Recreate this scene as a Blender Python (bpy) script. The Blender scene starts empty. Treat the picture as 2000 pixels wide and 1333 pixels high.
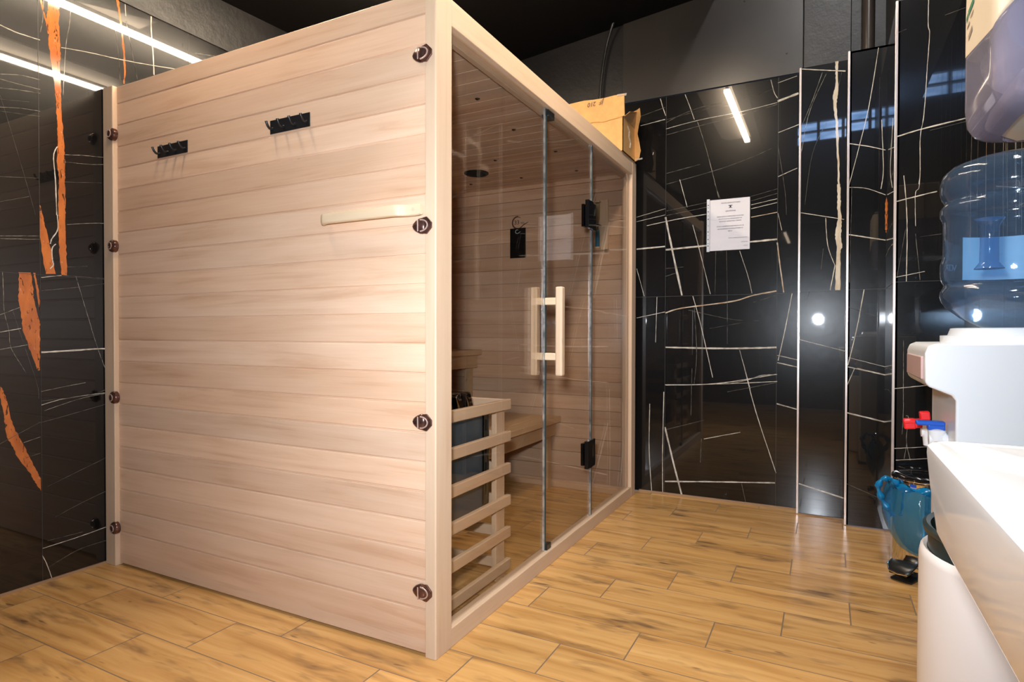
import bpy, bmesh, math, random
from mathutils import Vector, Matrix
random.seed(7)
S = bpy.context.scene
COL = S.collection
PI = math.pi

# ------------------------------------------------------------------ camera
cam_d = bpy.data.cameras.new('camera'); cam = bpy.data.objects.new('camera', cam_d); COL.objects.link(cam)
CR = Vector((0.88760, 0.46061, 0.00174)); CU = Vector((-0.00776, 0.01117, 0.99991)); CF = Vector((-0.46055, 0.88753, -0.01348))
cam.matrix_world = Matrix(((CR.x, CU.x, -CF.x, 1.02393), (CR.y, CU.y, -CF.y, -1.48793), (CR.z, CU.z, -CF.z, 0.97852), (0, 0, 0, 1)))
cam_d.sensor_width = 36.0; cam_d.lens = 1181.516 / 2000 * 36.0; cam_d.clip_start = 0.02
S.camera = cam
# ------------------------------------------------------------------ world, exposure
w = bpy.data.worlds.new('world'); S.world = w; w.use_nodes = True
w.node_tree.nodes['Background'].inputs[0].default_value = (0.35, 0.55, 1.0, 1)
w.node_tree.nodes['Background'].inputs[1].default_value = 0.25
S.view_settings.view_transform = 'Standard'; S.view_settings.look = 'None'
S.view_settings.exposure = 0.5; S.view_settings.gamma = 1.0; S.view_settings.use_curve_mapping = False
# ------------------------------------------------------------------ lights
LED_COL = (1.0, 0.80, 0.58); LED_E = 105.0
def area(name, loc, sx, sy, power, col, direction, spread=180):
    l = bpy.data.lights.new(name, 'AREA'); l.shape = 'RECTANGLE'; l.size = sx; l.size_y = sy
    l.energy = power; l.color = col; l.spread = math.radians(spread)
    o = bpy.data.objects.new(name, l); COL.objects.link(o); o.location = loc
    o.rotation_euler = Vector(direction).to_track_quat('-Z', 'Y').to_euler()
    return o
# the photographer's flash on the camera
area('camera_flash', (0.95, -1.50, 1.13), 0.10, 0.10, 20.0, (0.84, 0.91, 1.0), (-0.48, 0.87, -0.03), 118).data.shape = 'DISK'

# ------------------------------------------------------------------ node helpers
class G:
    def __init__(s, name):
        s.m = bpy.data.materials.new(name); s.m.use_nodes = True; s.t = s.m.node_tree; s.n = s.t.nodes; s.l = s.t.links
        s.b = s.n['Principled BSDF']; s.out = s.n['Material Output']; s._p = None
    def new(s, t, **k):
        n = s.n.new(t)
        for a, v in k.items(): setattr(n, a, v)
        return n
    def put(s, sock, v):
        if v is None: return
        if hasattr(v, 'is_output') or isinstance(v, bpy.types.NodeSocket): s.l.new(v, sock)
        else: sock.default_value = v
    def M(s, op, a, b=0.0, c=0.0):
        n = s.new('ShaderNodeMath', operation=op)
        s.put(n.inputs[0], a); s.put(n.inputs[1], b); s.put(n.inputs[2], c)
        return n.outputs[0]
    def pos(s):
        if s._p is None:
            g = s.new('ShaderNodeNewGeometry'); x = s.new('ShaderNodeSeparateXYZ'); s.l.new(g.outputs['Position'], x.inputs[0])
            s._p = (x.outputs[0], x.outputs[1], x.outputs[2], g.outputs['Position'])
        return s._p
    def xyz(s, a, b, c):
        n = s.new('ShaderNodeCombineXYZ'); s.put(n.inputs[0], a); s.put(n.inputs[1], b); s.put(n.inputs[2], c); return n.outputs[0]
    def noise(s, vec, scale, detail=2, rough=0.5, dist=0.0):
        n = s.new('ShaderNodeTexNoise'); s.put(n.inputs['Vector'], vec); n.inputs['Scale'].default_value = scale
        n.inputs['Detail'].default_value = detail; n.inputs['Roughness'].default_value = rough; n.inputs['Distortion'].default_value = dist
        return n.outputs[0]
    def white(s, vec):
        n = s.new('ShaderNodeTexWhiteNoise', noise_dimensions='3D'); s.put(n.inputs['Vector'], vec); return n.outputs[0]
    def ramp(s, f, stops):
        n = s.new('ShaderNodeValToRGB'); s.put(n.inputs[0], f); e = n.color_ramp.elements
        while len(e) < len(stops): e.new(0.5)
        for i, (p, c) in enumerate(stops): e[i].position = p; e[i].color = tuple(c) + (1,) if len(c) == 3 else c
        return n.outputs[0]
    def mix(s, f, a, b, mode='MIX'):
        n = s.new('ShaderNodeMix', data_type='RGBA', blend_type=mode)
        s.put(n.inputs[0], f)
        for i, v in ((6, a), (7, b)):
            s.put(n.inputs[i], tuple(v) + (1,) if isinstance(v, (tuple, list)) and len(v) == 3 else v)
        return n.outputs[2]
    def bump(s, h, strength=0.3, dist=0.01):
        n = s.new('ShaderNodeBump'); s.put(n.inputs['Height'], h); n.inputs['Strength'].default_value = strength
        n.inputs['Distance'].default_value = dist; s.l.new(n.outputs[0], s.b.inputs['Normal']); return n.outputs[0]
    def set(s, **k):
        for a, v in k.items():
            nm = {'col': 'Base Color', 'rough': 'Roughness', 'metal': 'Metallic', 'spec': 'Specular IOR Level', 'coat': 'Coat Weight',
                  'trans': 'Transmission Weight', 'emit': 'Emission Color', 'es': 'Emission Strength', 'ior': 'IOR', 'alpha': 'Alpha', 'sss': 'Subsurface Weight'}[a]
            if isinstance(v, tuple) and len(v) == 3: v = v + (1,)
            s.put(s.b.inputs[nm], v)
        return s

MATS = {}
def simple(name, col, rough=0.5, metal=0.0, vary=0.06, scale=8.0, **k):
    if name in MATS: return MATS[name]
    g = G(name); f = g.noise(g.pos()[3], scale, 3)
    d = tuple(c * (1 - vary) for c in col); e = tuple(min(1, c * (1 + vary)) for c in col)
    g.set(col=g.ramp(f, [(0.3, d), (0.7, e)]), rough=rough, metal=metal, **k)
    MATS[name] = g.m; return g.m

def wood(name, grain, board, pitch=None, off=0.0, base=(0.73, 0.50, 0.345), contrast=1.0, rough=0.5, vary=0.11):
    if name in MATS: return MATS[name]
    g = G(name); P = g.pos(); oth = [i for i in range(3) if i not in (grain, board)][0]
    if pitch:
        bid = g.M('FLOOR', g.M('DIVIDE', g.M('SUBTRACT', P[board], off), pitch))
    else: bid = 0.0
    rnd = g.white(g.xyz(bid, 3.1, 7.7)); rnd2 = g.white(g.xyz(bid, 13.1, 1.7))
    gr = g.M('ADD', g.M('MULTIPLY', P[grain], 1.0), g.M('MULTIPLY', rnd, 37.0))
    v1 = g.xyz(g.M('MULTIPLY', gr, 1.5), g.M('MULTIPLY', P[board], 26.0), g.M('MULTIPLY', P[oth], 26.0))
    n1 = g.noise(v1, 1.0, 5, 0.6, 0.6)
    v2 = g.xyz(g.M('MULTIPLY', gr, 4.0), g.M('MULTIPLY', P[board], 170.0), g.M('MULTIPLY', P[oth], 170.0))
    n2 = g.noise(v2, 1.0, 2, 0.5)
    v3 = g.xyz(g.M('MULTIPLY', gr, 1.6), g.M('MULTIPLY', P[board], 5.0), g.M('MULTIPLY', P[oth], 5.0))
    n3 = g.noise(v3, 1.3, 2, 0.5)
    b = base
    dark = tuple(c * k for c, k in zip(b, (1 - .20 * contrast, 1 - .30 * contrast, 1 - .36 * contrast)))
    lite = tuple(min(1, c * k) for c, k in zip(b, (1 + .10 * contrast, 1 + .16 * contrast, 1 + .22 * contrast)))
    c = g.ramp(g.M('ADD', g.M('MULTIPLY', n1, 0.62), g.M('MULTIPLY', n3, 0.38)), [(0.32, dark), (0.46, b), (0.66, lite)])
    c = g.mix(g.M('MULTIPLY', g.M('SUBTRACT', 1.0, n2), 0.30), c, dark)
    # per-board tone
    tone = g.M('ADD', 1.0 - vary, g.M('MULTIPLY', rnd2, 2 * vary))
    warm = g.xyz(tone, g.M('MULTIPLY', tone, g.M('ADD', 0.965, g.M('MULTIPLY', rnd, 0.05))), g.M('MULTIPLY', tone, g.M('ADD', 0.93, g.M('MULTIPLY', rnd, 0.10))))
    c = g.mix(1.0, c, warm, 'MULTIPLY')
    # small knots
    vk = g.xyz(g.M('MULTIPLY', gr, 7.0), g.M('MULTIPLY', P[board], 24.0), g.M('MULTIPLY', P[oth], 24.0))
    k = g.M('SMOOTH_MIN', 1.0, g.M('MAXIMUM', 0.0, g.M('MULTIPLY', g.M('SUBTRACT', g.noise(vk, 1.0, 1, .5), 0.80), 14.0)), 0.05)
    c = g.mix(g.M('MINIMUM', k, 0.7), c, tuple(x * .35 for x in b))
    g.set(col=c, rough=rough); g.b.inputs['Specular IOR Level'].default_value = 0.35
    g.bump(n2, 0.10, 0.001)
    MATS[name] = g.m; return g.m

def floor_mat():
    g = G('floor_wood_tile'); X, Y, Z, P = g.pos()
    r = g.M('DIVIDE', g.M('SUBTRACT', Y, 0.073), 0.1875); row = g.M('FLOOR', r); fr = g.M('SUBTRACT', r, row)
    u = g.M('DIVIDE', g.M('SUBTRACT', X, g.M('ADD', 0.29, g.M('MULTIPLY', row, 0.204))), 0.612); cid = g.M('FLOOR', u); fu = g.M('SUBTRACT', u, cid)
    gw = 0.0022
    gy = g.M('LESS_THAN', g.M('MINIMUM', fr, g.M('SUBTRACT', 1.0, fr)), gw * .8 / 0.1875)
    gx = g.M('LESS_THAN', g.M('MINIMUM', fu, g.M('SUBTRACT', 1.0, fu)), gw / 0.612)
    grout = g.M('MAXIMUM', gx, gy)
    rnd = g.white(g.xyz(row, cid, 4.3)); rnd2 = g.white(g.xyz(cid, row, 9.1))
    gx_ = g.M('ADD', X, g.M('MULTIPLY', rnd, 31.0)); yy = g.M('ADD', Y, g.M('MULTIPLY', rnd2, 17.0))
    wob = g.noise(g.xyz(g.M('MULTIPLY', gx_, 3.0), g.M('MULTIPLY', yy, 6.0), 0.0), 1.0, 2)
    yw = g.M('ADD', yy, g.M('MULTIPLY', wob, 0.05))
    n1 = g.noise(g.xyz(g.M('MULTIPLY', gx_, 1.3), g.M('MULTIPLY', yw, 22.0), 0.0), 1.0, 4, 0.55, .4)
    n2 = g.noise(g.xyz(g.M('MULTIPLY', gx_, 5.0), g.M('MULTIPLY', yy, 190.0), 0.0), 1.0, 2, 0.5)
    n3 = g.noise(g.xyz(g.M('MULTIPLY', gx_, 3.2), g.M('MULTIPLY', yy, 11.0), 2.0), 1.0, 2, 0.5)
    c = g.ramp(n1, [(0.25, (0.40, 0.195, 0.060)), (0.42, (0.56, 0.305, 0.100)), (0.58, (0.67, 0.390, 0.142)), (0.8, (0.74, 0.46, 0.19))])
    c = g.mix(g.M('MULTIPLY', g.M('SUBTRACT', 1.0, n2), 0.14), c, (0.36, 0.18, 0.06))
    ks = g.noise(g.xyz(g.M('MULTIPLY', gx_, 7.0), g.M('MULTIPLY', yw, 34.0), 5.0), 1.0, 2, 0.6)
    smoky = g.ramp(g.M('ADD', g.M('MULTIPLY', n3, 0.6), g.M('MULTIPLY', ks, 0.4)), [(0.53, (0, 0, 0)), (0.70, (1, 1, 1))])
    c = g.mix(g.M('MULTIPLY', smoky, 0.85), c, (0.15, 0.085, 0.045))
    k2 = g.noise(g.xyz(g.M('MULTIPLY', gx_, 11.0), g.M('MULTIPLY', yy, 48.0), 8.0), 1.0, 1, 0.5)
    kn = g.ramp(g.M('ADD', g.M('MULTIPLY', k2, 0.62), g.M('MULTIPLY', n3, 0.38)), [(0.645, (0, 0, 0)), (0.69, (1, 1, 1))])
    c = g.mix(g.M('MULTIPLY', kn, 0.6), c, (0.08, 0.045, 0.025))
    tone = g.M('ADD', 0.92, g.M('MULTIPLY', rnd2, 0.16))
    c = g.mix(1.0, c, g.xyz(tone, tone, tone), 'MULTIPLY')
    c = g.mix(grout, c, (0.20, 0.13, 0.08))
    g.set(col=c, rough=g.M('ADD', 0.24, g.M('MULTIPLY', grout, 0.5))); g.b.inputs['Specular IOR Level'].default_value = 0.5
    h = g.M('SUBTRACT', g.M('MULTIPLY', n1, 0.25), grout)
    g.bump(h, 0.35, 0.0012)
    return g.m

def marble_mat():
    g = G('black_marble_tile'); X, Y, Z, P = g.pos()
    n = g.noise(P, 2.3, 4, .6)
    c = g.ramp(n, [(0.3, (0.003, 0.003, 0.0034)), (0.75, (0.0065, 0.0063, 0.0062))])
    g.set(col=c, rough=0.24, coat=1.0); g.b.inputs['Specular IOR Level'].default_value = 0.18
    g.b.inputs['Coat Roughness'].default_value = 0.02; g.b.inputs['Coat IOR'].default_value = 1.55
    # polished glaze is not dead flat: it wobbles reflections a little
    g.bump(g.noise(P, 9.0, 2, .5), 0.10, 0.004)
    return g.m

def vein_mat(name, a, b, sc, stretch=None, fl=None):
    g = G(name); X, Y, Z, P = g.pos()
    v = g.xyz(g.M('MULTIPLY', X, 1.0), g.M('MULTIPLY', Y, 1.0), g.M('MULTIPLY', Z, stretch or 1.0))
    c = g.ramp(g.noise(v, sc, 4, .6), [(0.35, a), (0.6, b)])
    if fl:
        f = g.noise(g.xyz(X, Y, g.M('MULTIPLY', Z, .28)), 85.0, 3, .6, 1.0)
        c = g.mix(g.M('MULTIPLY', g.M('GREATER_THAN', f, 0.63), 0.9), c, fl)
        f2 = g.noise(g.xyz(X, Y, g.M('MULTIPLY', Z, .5)), 60.0, 4, .7)
        c = g.mix(g.M('MULTIPLY', g.M('GREATER_THAN', f2, 0.66), 0.45), c, (0.62, 0.5, 0.42))
    g.set(col=c, rough=0.08); g.b.inputs['Specular IOR Level'].default_value = 0.5
    return g.m

M_FLOOR = floor_mat(); M_MARBLE = marble_mat()
M_VB = vein_mat('vein_white', (0.34, 0.30, 0.25), (0.66, 0.62, 0.55), 28)
M_VT = vein_mat('vein_thin', (0.07, 0.065, 0.055), (0.36, 0.33, 0.28), 34)
M_VF = vein_mat('vein_faint', (0.035, 0.033, 0.03), (0.13, 0.12, 0.105), 30)
M_VG = vein_mat('vein_gold', (0.42, 0.26, 0.15), (0.62, 0.53, 0.42), 20)
M_VR = vein_mat('vein_rust', (0.40, 0.115, 0.032), (0.60, 0.185, 0.045), 14, .4, (0.03, 0.018, 0.012))
M_VC = vein_mat('vein_cream', (0.52, 0.42, 0.30), (0.66, 0.60, 0.50), 26, .4)
M_SEAM = simple('tile_seam', (0.05, 0.048, 0.046), 0.5)
def paint_mat():
    g = G('black_wall_paint'); P = g.pos()[3]
    n = g.noise(P, 3.0, 4, .6); g.set(col=g.ramp(n, [(0.3, (0.008, 0.008, 0.0088)), (0.7, (0.014, 0.0138, 0.0142))]), rough=0.42)
    g.bump(g.M('ADD', g.noise(P, 22.0, 5, .6), g.M('MULTIPLY', g.noise(P, 5.0, 3, .6), 1.2)), 0.4, 0.006); return g.m
M_PAINT = paint_mat()
M_CEIL = simple('black_ceiling_paint', (0.0025, 0.0025, 0.0028), 0.9, spec=0.12)
M_PAINT2 = simple('grey_black_board', (0.026, 0.024, 0.0225), 0.34, scale=5, vary=.12)
M_TRIM = simple('trim_metal', (0.80, 0.70, 0.66), 0.25, 0.6)
M_GROUT = simple('skirting_grout', (0.36, 0.22, 0.12), 0.6)
PITCH = 0.0893; ZOFF = 2.0 - 0.073 - 21 * PITCH
M_W_SIDE = wood('wood_side_boards', 0, 2, PITCH, ZOFF)
M_W_IN_Y = wood('wood_inner_boards_far', 0, 2, PITCH, ZOFF, base=(0.66, 0.46, 0.32), vary=.12)
M_W_IN_X = wood('wood_inner_boards_rear', 1, 2, PITCH, ZOFF, base=(0.66, 0.46, 0.32), vary=.12)
M_W_CEIL = wood('wood_ceiling_boards', 0, 1, 0.09, 0.0, base=(0.66, 0.49, 0.36), vary=.10)
M_W_V = wood('wood_vertical', 2, 0, None, base=(0.66, 0.49, 0.345), contrast=.6)
M_W_Y = wood('wood_rail', 1, 2, None, base=(0.66, 0.49, 0.345), contrast=.6)
M_W_X = wood('wood_cross', 0, 2, None, base=(0.66, 0.49, 0.36), contrast=.6)
M_W_PALE = wood('wood_pale', 0, 2, None, base=(0.72, 0.57, 0.39), contrast=.6)
M_W_PALEV = wood('wood_pale_vertical', 2, 0, None, base=(0.70, 0.53, 0.37), contrast=.5)
M_BENCH = wood('wood_bench', 1, 0, 0.09, 0.0, base=(0.60, 0.42, 0.25), contrast=.8)
M_BLACK = simple('black_metal', (0.012, 0.012, 0.013), 0.32)
M_BLACKP = simple('black_plastic', (0.014, 0.015, 0.015), 0.3)
M_GLOSSK = simple('black_gloss', (0.006, 0.006, 0.007), 0.06)
M_CHROME = simple('chrome', (0.78, 0.78, 0.78), 0.06, 1.0, vary=.01)
M_MIRRK = simple('dark_mirror', (0.20, 0.19, 0.18), 0.08, 1.0, vary=.03)
M_ZINC = simple('galvanised_steel', (0.42, 0.52, 0.56), 0.28, 1.0, scale=60, vary=.15)
M_BRONZE = simple('bronze_latch_metal', (0.16, 0.08, 0.062), 0.2, 0.7, scale=60, vary=.4)
M_LOOP = simple('latch_wire', (0.62, 0.46, 0.40), 0.3, 0.5)
M_HEAT = simple('heater_grey', (0.055, 0.075, 0.097), 0.30, scale=20)
M_WHITEP = simple('white_plastic', (0.76, 0.78, 0.80), 0.32, vary=.015, scale=3)
M_CERAM = simple('white_ceramic', (0.88, 0.86, 0.84), 0.05, vary=.01, scale=3)
M_BINW = simple('white_bin_plastic', (0.80, 0.74, 0.70), 0.35, vary=.015, scale=3)
M_LINER = simple('dark_liner', (0.012, 0.025, 0.025), 0.35)
M_RED = simple('red_plastic', (0.75, 0.015, 0.02), 0.3)
M_BLUE = simple('blue_plastic', (0.01, 0.09, 0.50), 0.3)
M_INK = simple('printed_ink', (0.045, 0.045, 0.055), 0.6)
M_INKG = simple('green_ink', (0.03, 0.18, 0.10), 0.6)
M_MARKER = simple('marker_ink', (0.10, 0.055, 0.03), 0.6)
M_BURN = simple('burnt_logo', (0.10, 0.035, 0.018), 0.6)
M_PALEINK = simple('pale_ink', (0.45, 0.55, 0.60), 0.5)
M_PAPER = simple('paper', (0.78, 0.77, 0.80), 0.5, vary=.01)
M_CARD = simple('cardboard', (0.60, 0.345, 0.125), 0.7, scale=30, vary=.07)
M_CARDD = simple('cardboard_inner', (0.42, 0.24, 0.10), 0.8, scale=30, vary=.1)
M_SAND = simple('blue_sand', (0.01, 0.22, 0.48), 0.5)
M_CREAM = simple('cream_plastic', (0.80, 0.70, 0.56), 0.3, vary=.01)
M_TISSUE = simple('white_tissue', (0.85, 0.85, 0.86), 0.8, vary=.02)
M_CREAMLAB = simple('pale_label', (0.42, 0.70, 0.92), 0.4, vary=.03)

def glassy(name, tint, refl_rough=0.02, ior=1.5, back=None, body=0.0, bcol=(1, 1, 1), bump=0.0, bscale=40):
    g = G(name); n = g.n; n.remove(g.b)
    tr = g.new('ShaderNodeBsdfTransparent'); tr.inputs[0].default_value = tuple(tint) + (1,)
    gl = g.new('ShaderNodeBsdfGlossy'); gl.inputs['Roughness'].default_value = refl_rough
    f0 = ((ior - 1) / (ior + 1)) ** 2
    geo = g.new('ShaderNodeNewGeometry'); dt = g.new('ShaderNodeVectorMath', operation='DOT_PRODUCT')
    g.l.new(geo.outputs['Incoming'], dt.inputs[1])
    if bump:
        bn = g.new('ShaderNodeBump'); bn.inputs['Strength'].default_value = bump; bn.inputs['Distance'].default_value = 0.004
        g.l.new(g.noise(g.pos()[3], bscale, 3), bn.inputs['Height']); g.l.new(bn.outputs[0], gl.inputs['Normal'])
    g.l.new(geo.outputs['Normal'], dt.inputs[0])
    fac = g.M('ADD', f0, g.M('MULTIPLY', 1 - f0, g.M('POWER', g.M('SUBTRACT', 1.0, g.M('ABSOLUTE', dt.outputs['Value'])), 5.0)))
    base = tr.outputs[0]
    if body:
        df = g.new('ShaderNodeBsdfDiffuse'); df.inputs[0].default_value = tuple(bcol) + (1,)
        mb = g.new('ShaderNodeMixShader'); mb.inputs[0].default_value = body; g.l.new(base, mb.inputs[1]); g.l.new(df.outputs[0], mb.inputs[2]); base = mb.outputs[0]
    mx = g.new('ShaderNodeMixShader'); g.l.new(fac, mx.inputs[0]); g.l.new(base, mx.inputs[1]); g.l.new(gl.outputs[0], mx.inputs[2])
    g.l.new(mx.outputs[0], g.out.inputs[0]); return g.m
M_GLASS = glassy('bronze_glass', (0.955, 0.93, 0.90), 0.0, 1.5)
M_BOTTLE = glassy('blue_bottle_plastic', (0.66, 0.79, 0.92), 0.07, 1.52, body=.11, bcol=(0.22, 0.34, 0.52), bump=.12, bscale=90)
M_COVER = glassy('smoky_lilac_cover', (0.80, 0.80, 0.90), 0.05, 1.5, body=.30, bcol=(0.55, 0.55, 0.72))
M_SLEEVE = glassy('clear_sleeve', (0.97, 0.97, 0.98), 0.15, 1.3)
M_BAG = glassy('blue_bag_film', (0.36, 0.64, 0.86), 0.12, 1.5, body=.30, bcol=(0.05, 0.32, 0.60), bump=.9, bscale=35)
M_BAGK = glassy('blue_bag_film_folded', (0.05, 0.40, 0.72), 0.10, 1.5, body=.65, bcol=(0.01, 0.28, 0.62), bump=.9, bscale=60)
M_TAPE = glassy('clear_tape', (0.9, 0.88, 0.84), 0.1, 1.5, body=.35, bcol=(0.8, 0.76, 0.7))
M_TIMERG = glassy('timer_glass', (0.86, 0.88, 0.80), 0.05, 1.5)
def emit_mat(name, col, e):
    g = G(name); g.set(col=(0.8, 0.8, 0.8), emit=col, es=e); return g.m
M_LED = emit_mat('led_diffuser', LED_COL, LED_E)
def win_mat():
    g = G('daylight_pane'); f = g.noise(g.xyz(g.M('MULTIPLY', g.pos()[0], 2.0), 0.0, g.M('MULTIPLY', g.pos()[2], 9.0)), 2.0, 3)
    g.set(col=(0.2, 0.3, 0.5), emit=g.ramp(f, [(0.3, (0.12, 0.24, 0.48)), (0.7, (0.32, 0.52, 0.9))]), es=12.0, rough=.1); return g.m
M_WIN = win_mat()

# ------------------------------------------------------------------ mesh helpers
class MB:
    def __init__(s): s.bm = bmesh.new(); s.mi = 0
    def _f(s, vs):
        try: f = s.bm.faces.new(vs); f.material_index = s.mi; return f
        except ValueError: return None
    def box(s, a, b, rot=None, about=None):
        x0, y0, z0 = [min(p, q) for p, q in zip(a, b)]; x1, y1, z1 = [max(p, q) for p, q in zip(a, b)]
        c = [(x0, y0, z0), (x1, y0, z0), (x1, y1, z0), (x0, y1, z0), (x0, y0, z1), (x1, y0, z1), (x1, y1, z1), (x0, y1, z1)]
        if rot is not None:
            p = Vector(about) if about else Vector(((x0 + x1) / 2, (y0 + y1) / 2, (z0 + z1) / 2)); c = [rot @ (Vector(q) - p) + p for q in c]
        v = [s.bm.verts.new(q) for q in c]
        for f in ((0, 3, 2, 1), (4, 5, 6, 7), (0, 1, 5, 4), (1, 2, 6, 5), (2, 3, 7, 6), (3, 0, 4, 7)): s._f([v[i] for i in f])
        return s
    def prism(s, poly, axis, a, b):
        def P(u, v, w): return {0: (w, u, v), 1: (u, w, v), 2: (u, v, w)}[axis]
        A = [s.bm.verts.new(P(u, v, a)) for u, v in poly]; B = [s.bm.verts.new(P(u, v, b)) for u, v in poly]
        n = len(poly); s._f(A[::-1]); s._f(B)
        for i in range(n): s._f([A[i], A[(i + 1) % n], B[(i + 1) % n], B[i]])
        return s
    def loft(s, rings, closed=True, cap=True):
        R = [[s.bm.verts.new(p) for p in r] for r in rings]; n = len(R[0])
        for i in range(len(R) - 1):
            for j in range(n if closed else n - 1):
                k = (j + 1) % n; s._f([R[i][j], R[i][k], R[i + 1][k], R[i + 1][j]])
        if cap: s._f(R[0][::-1]); s._f(R[-1])
        return s
    def lathe(s, c, prof, n=48, cap=True, axis=2, sx=1.0, sy=1.0, a0=0, a1=2 * PI):
        rings = []; full = abs(a1 - a0 - 2 * PI) < 1e-6; m = n if full else n + 1
        for r, z in prof:
            ring = []
            for i in range(m):
                t = a0 + (a1 - a0) * i / n; u, v = r * math.cos(t) * sx, r * math.sin(t) * sy
                p = {2: (u, v, z), 0: (z, u, v), 1: (u, z, v)}[axis]; ring.append(tuple(p[k] + c[k] for k in range(3)))
            rings.append(ring)
        return s.loft(rings, full, cap and full)
    def tube(s, pts, r, n=10, cap=True):
        pts = [Vector(p) for p in pts]; rings = []; up = None
        for i, p in enumerate(pts):
            t = (pts[min(i + 1, len(pts) - 1)] - pts[max(i - 1, 0)]).normalized()
            if up is None: up = Vector((0, 0, 1)) if abs(t.z) < .9 else Vector((1, 0, 0))
            u = t.cross(up).normalized(); v = u.cross(t).normalized(); up = v
            rr = r[i] if isinstance(r, (list, tuple)) else r
            rings.append([p + u * rr * math.cos(2 * PI * k / n) + v * rr * math.sin(2 * PI * k / n) for k in range(n)])
        return s.loft(rings, True, cap)
    def ellipsoid(s, c, rx, ry, rz, n=20, m=12):
        prof = []
        R = []
        for i in range(1, m):
            t = PI * i / m; R.append([(c[0] + rx * math.sin(t) * math.cos(2 * PI * k / n), c[1] + ry * math.sin(t) * math.sin(2 * PI * k / n), c[2] - rz * math.cos(t)) for k in range(n)])
        return s.loft(R)

def obj(name, mb, mats, parent=None, bevel=0.0, seg=2, smooth=False, sub=0, solid=0.0):
    bm = mb.bm
    if parent is not None:
        o0 = parent
        off = Vector((0, 0, 0))
        while o0: off += o0.location; o0 = o0.parent
        bmesh.ops.translate(bm, verts=bm.verts, vec=-off)
    bmesh.ops.recalc_face_normals(bm, faces=bm.faces)
    me = bpy.data.meshes.new(name); bm.to_mesh(me); bm.free()
    for m in (mats if isinstance(mats, (list, tuple)) else [mats]): me.materials.append(m)
    o = bpy.data.objects.new(name, me); COL.objects.link(o)
    if parent is not None: o.parent = parent
    if solid: md = o.modifiers.new('solid', 'SOLIDIFY'); md.thickness = solid; md.offset = 0
    if bevel:
        md = o.modifiers.new('bevel', 'BEVEL'); md.width = bevel; md.segments = seg; md.limit_method = 'ANGLE'; md.angle_limit = math.radians(35)
        md.harden_normals = False
    if sub: md = o.modifiers.new('sub', 'SUBSURF'); md.levels = sub; md.render_levels = sub
    if smooth or bevel or sub:
        for p in me.polygons: p.use_smooth = True
        if not sub:
            md = o.modifiers.new('wn', 'WEIGHTED_NORMAL'); md.keep_sharp = True
            try: me.set_sharp_from_angle(angle=math.radians(38))
            except Exception: pass
    return o
def thing(name, label, cat, loc=(0, 0, 0), group=None):
    o = bpy.data.objects.new(name, None); COL.objects.link(o); o.location = loc; o.empty_display_size = .05
    o['label'] = label; o['category'] = cat
    if group: o['group'] = group
    return o
def tag(o, label, cat, group=None):
    o['label'] = label; o['category'] = cat
    if group: o['group'] = group
    return o
def struct(name, mb, mats, parent=None, **k):
    o = obj(name, mb, mats, parent, **k)
    if parent is None: o['kind'] = 'structure'
    return o

# text as mesh strips ------------------------------------------------
def text_obj(name, body, size, mat, parent, origin, right, up, depth=0.0004, align='LEFT', sx=1.0, shear=0.0):
    cu = bpy.data.curves.new(name, 'FONT'); cu.body = body; cu.size = size; cu.align_x = align; cu.extrude = depth; cu.shear = shear
    t = bpy.data.objects.new(name, cu); COL.objects.link(t)
    bpy.context.view_layer.update()
    dg = bpy.context.evaluated_depsgraph_get(); me = bpy.data.meshes.new_from_object(t.evaluated_get(dg))
    bpy.data.objects.remove(t); me.materials.clear(); me.materials.append(mat)
    r = Vector(right).normalized(); u = Vector(up).normalized(); n = r.cross(u)
    off = Vector(origin)
    p = parent
    while p: off -= p.location; p = p.parent
    for v in me.vertices:
        c = v.co; v.co = off + r * c.x * sx + u * c.y + n * c.z
    o = bpy.data.objects.new(name, me); COL.objects.link(o); o.parent = parent
    return o

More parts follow.
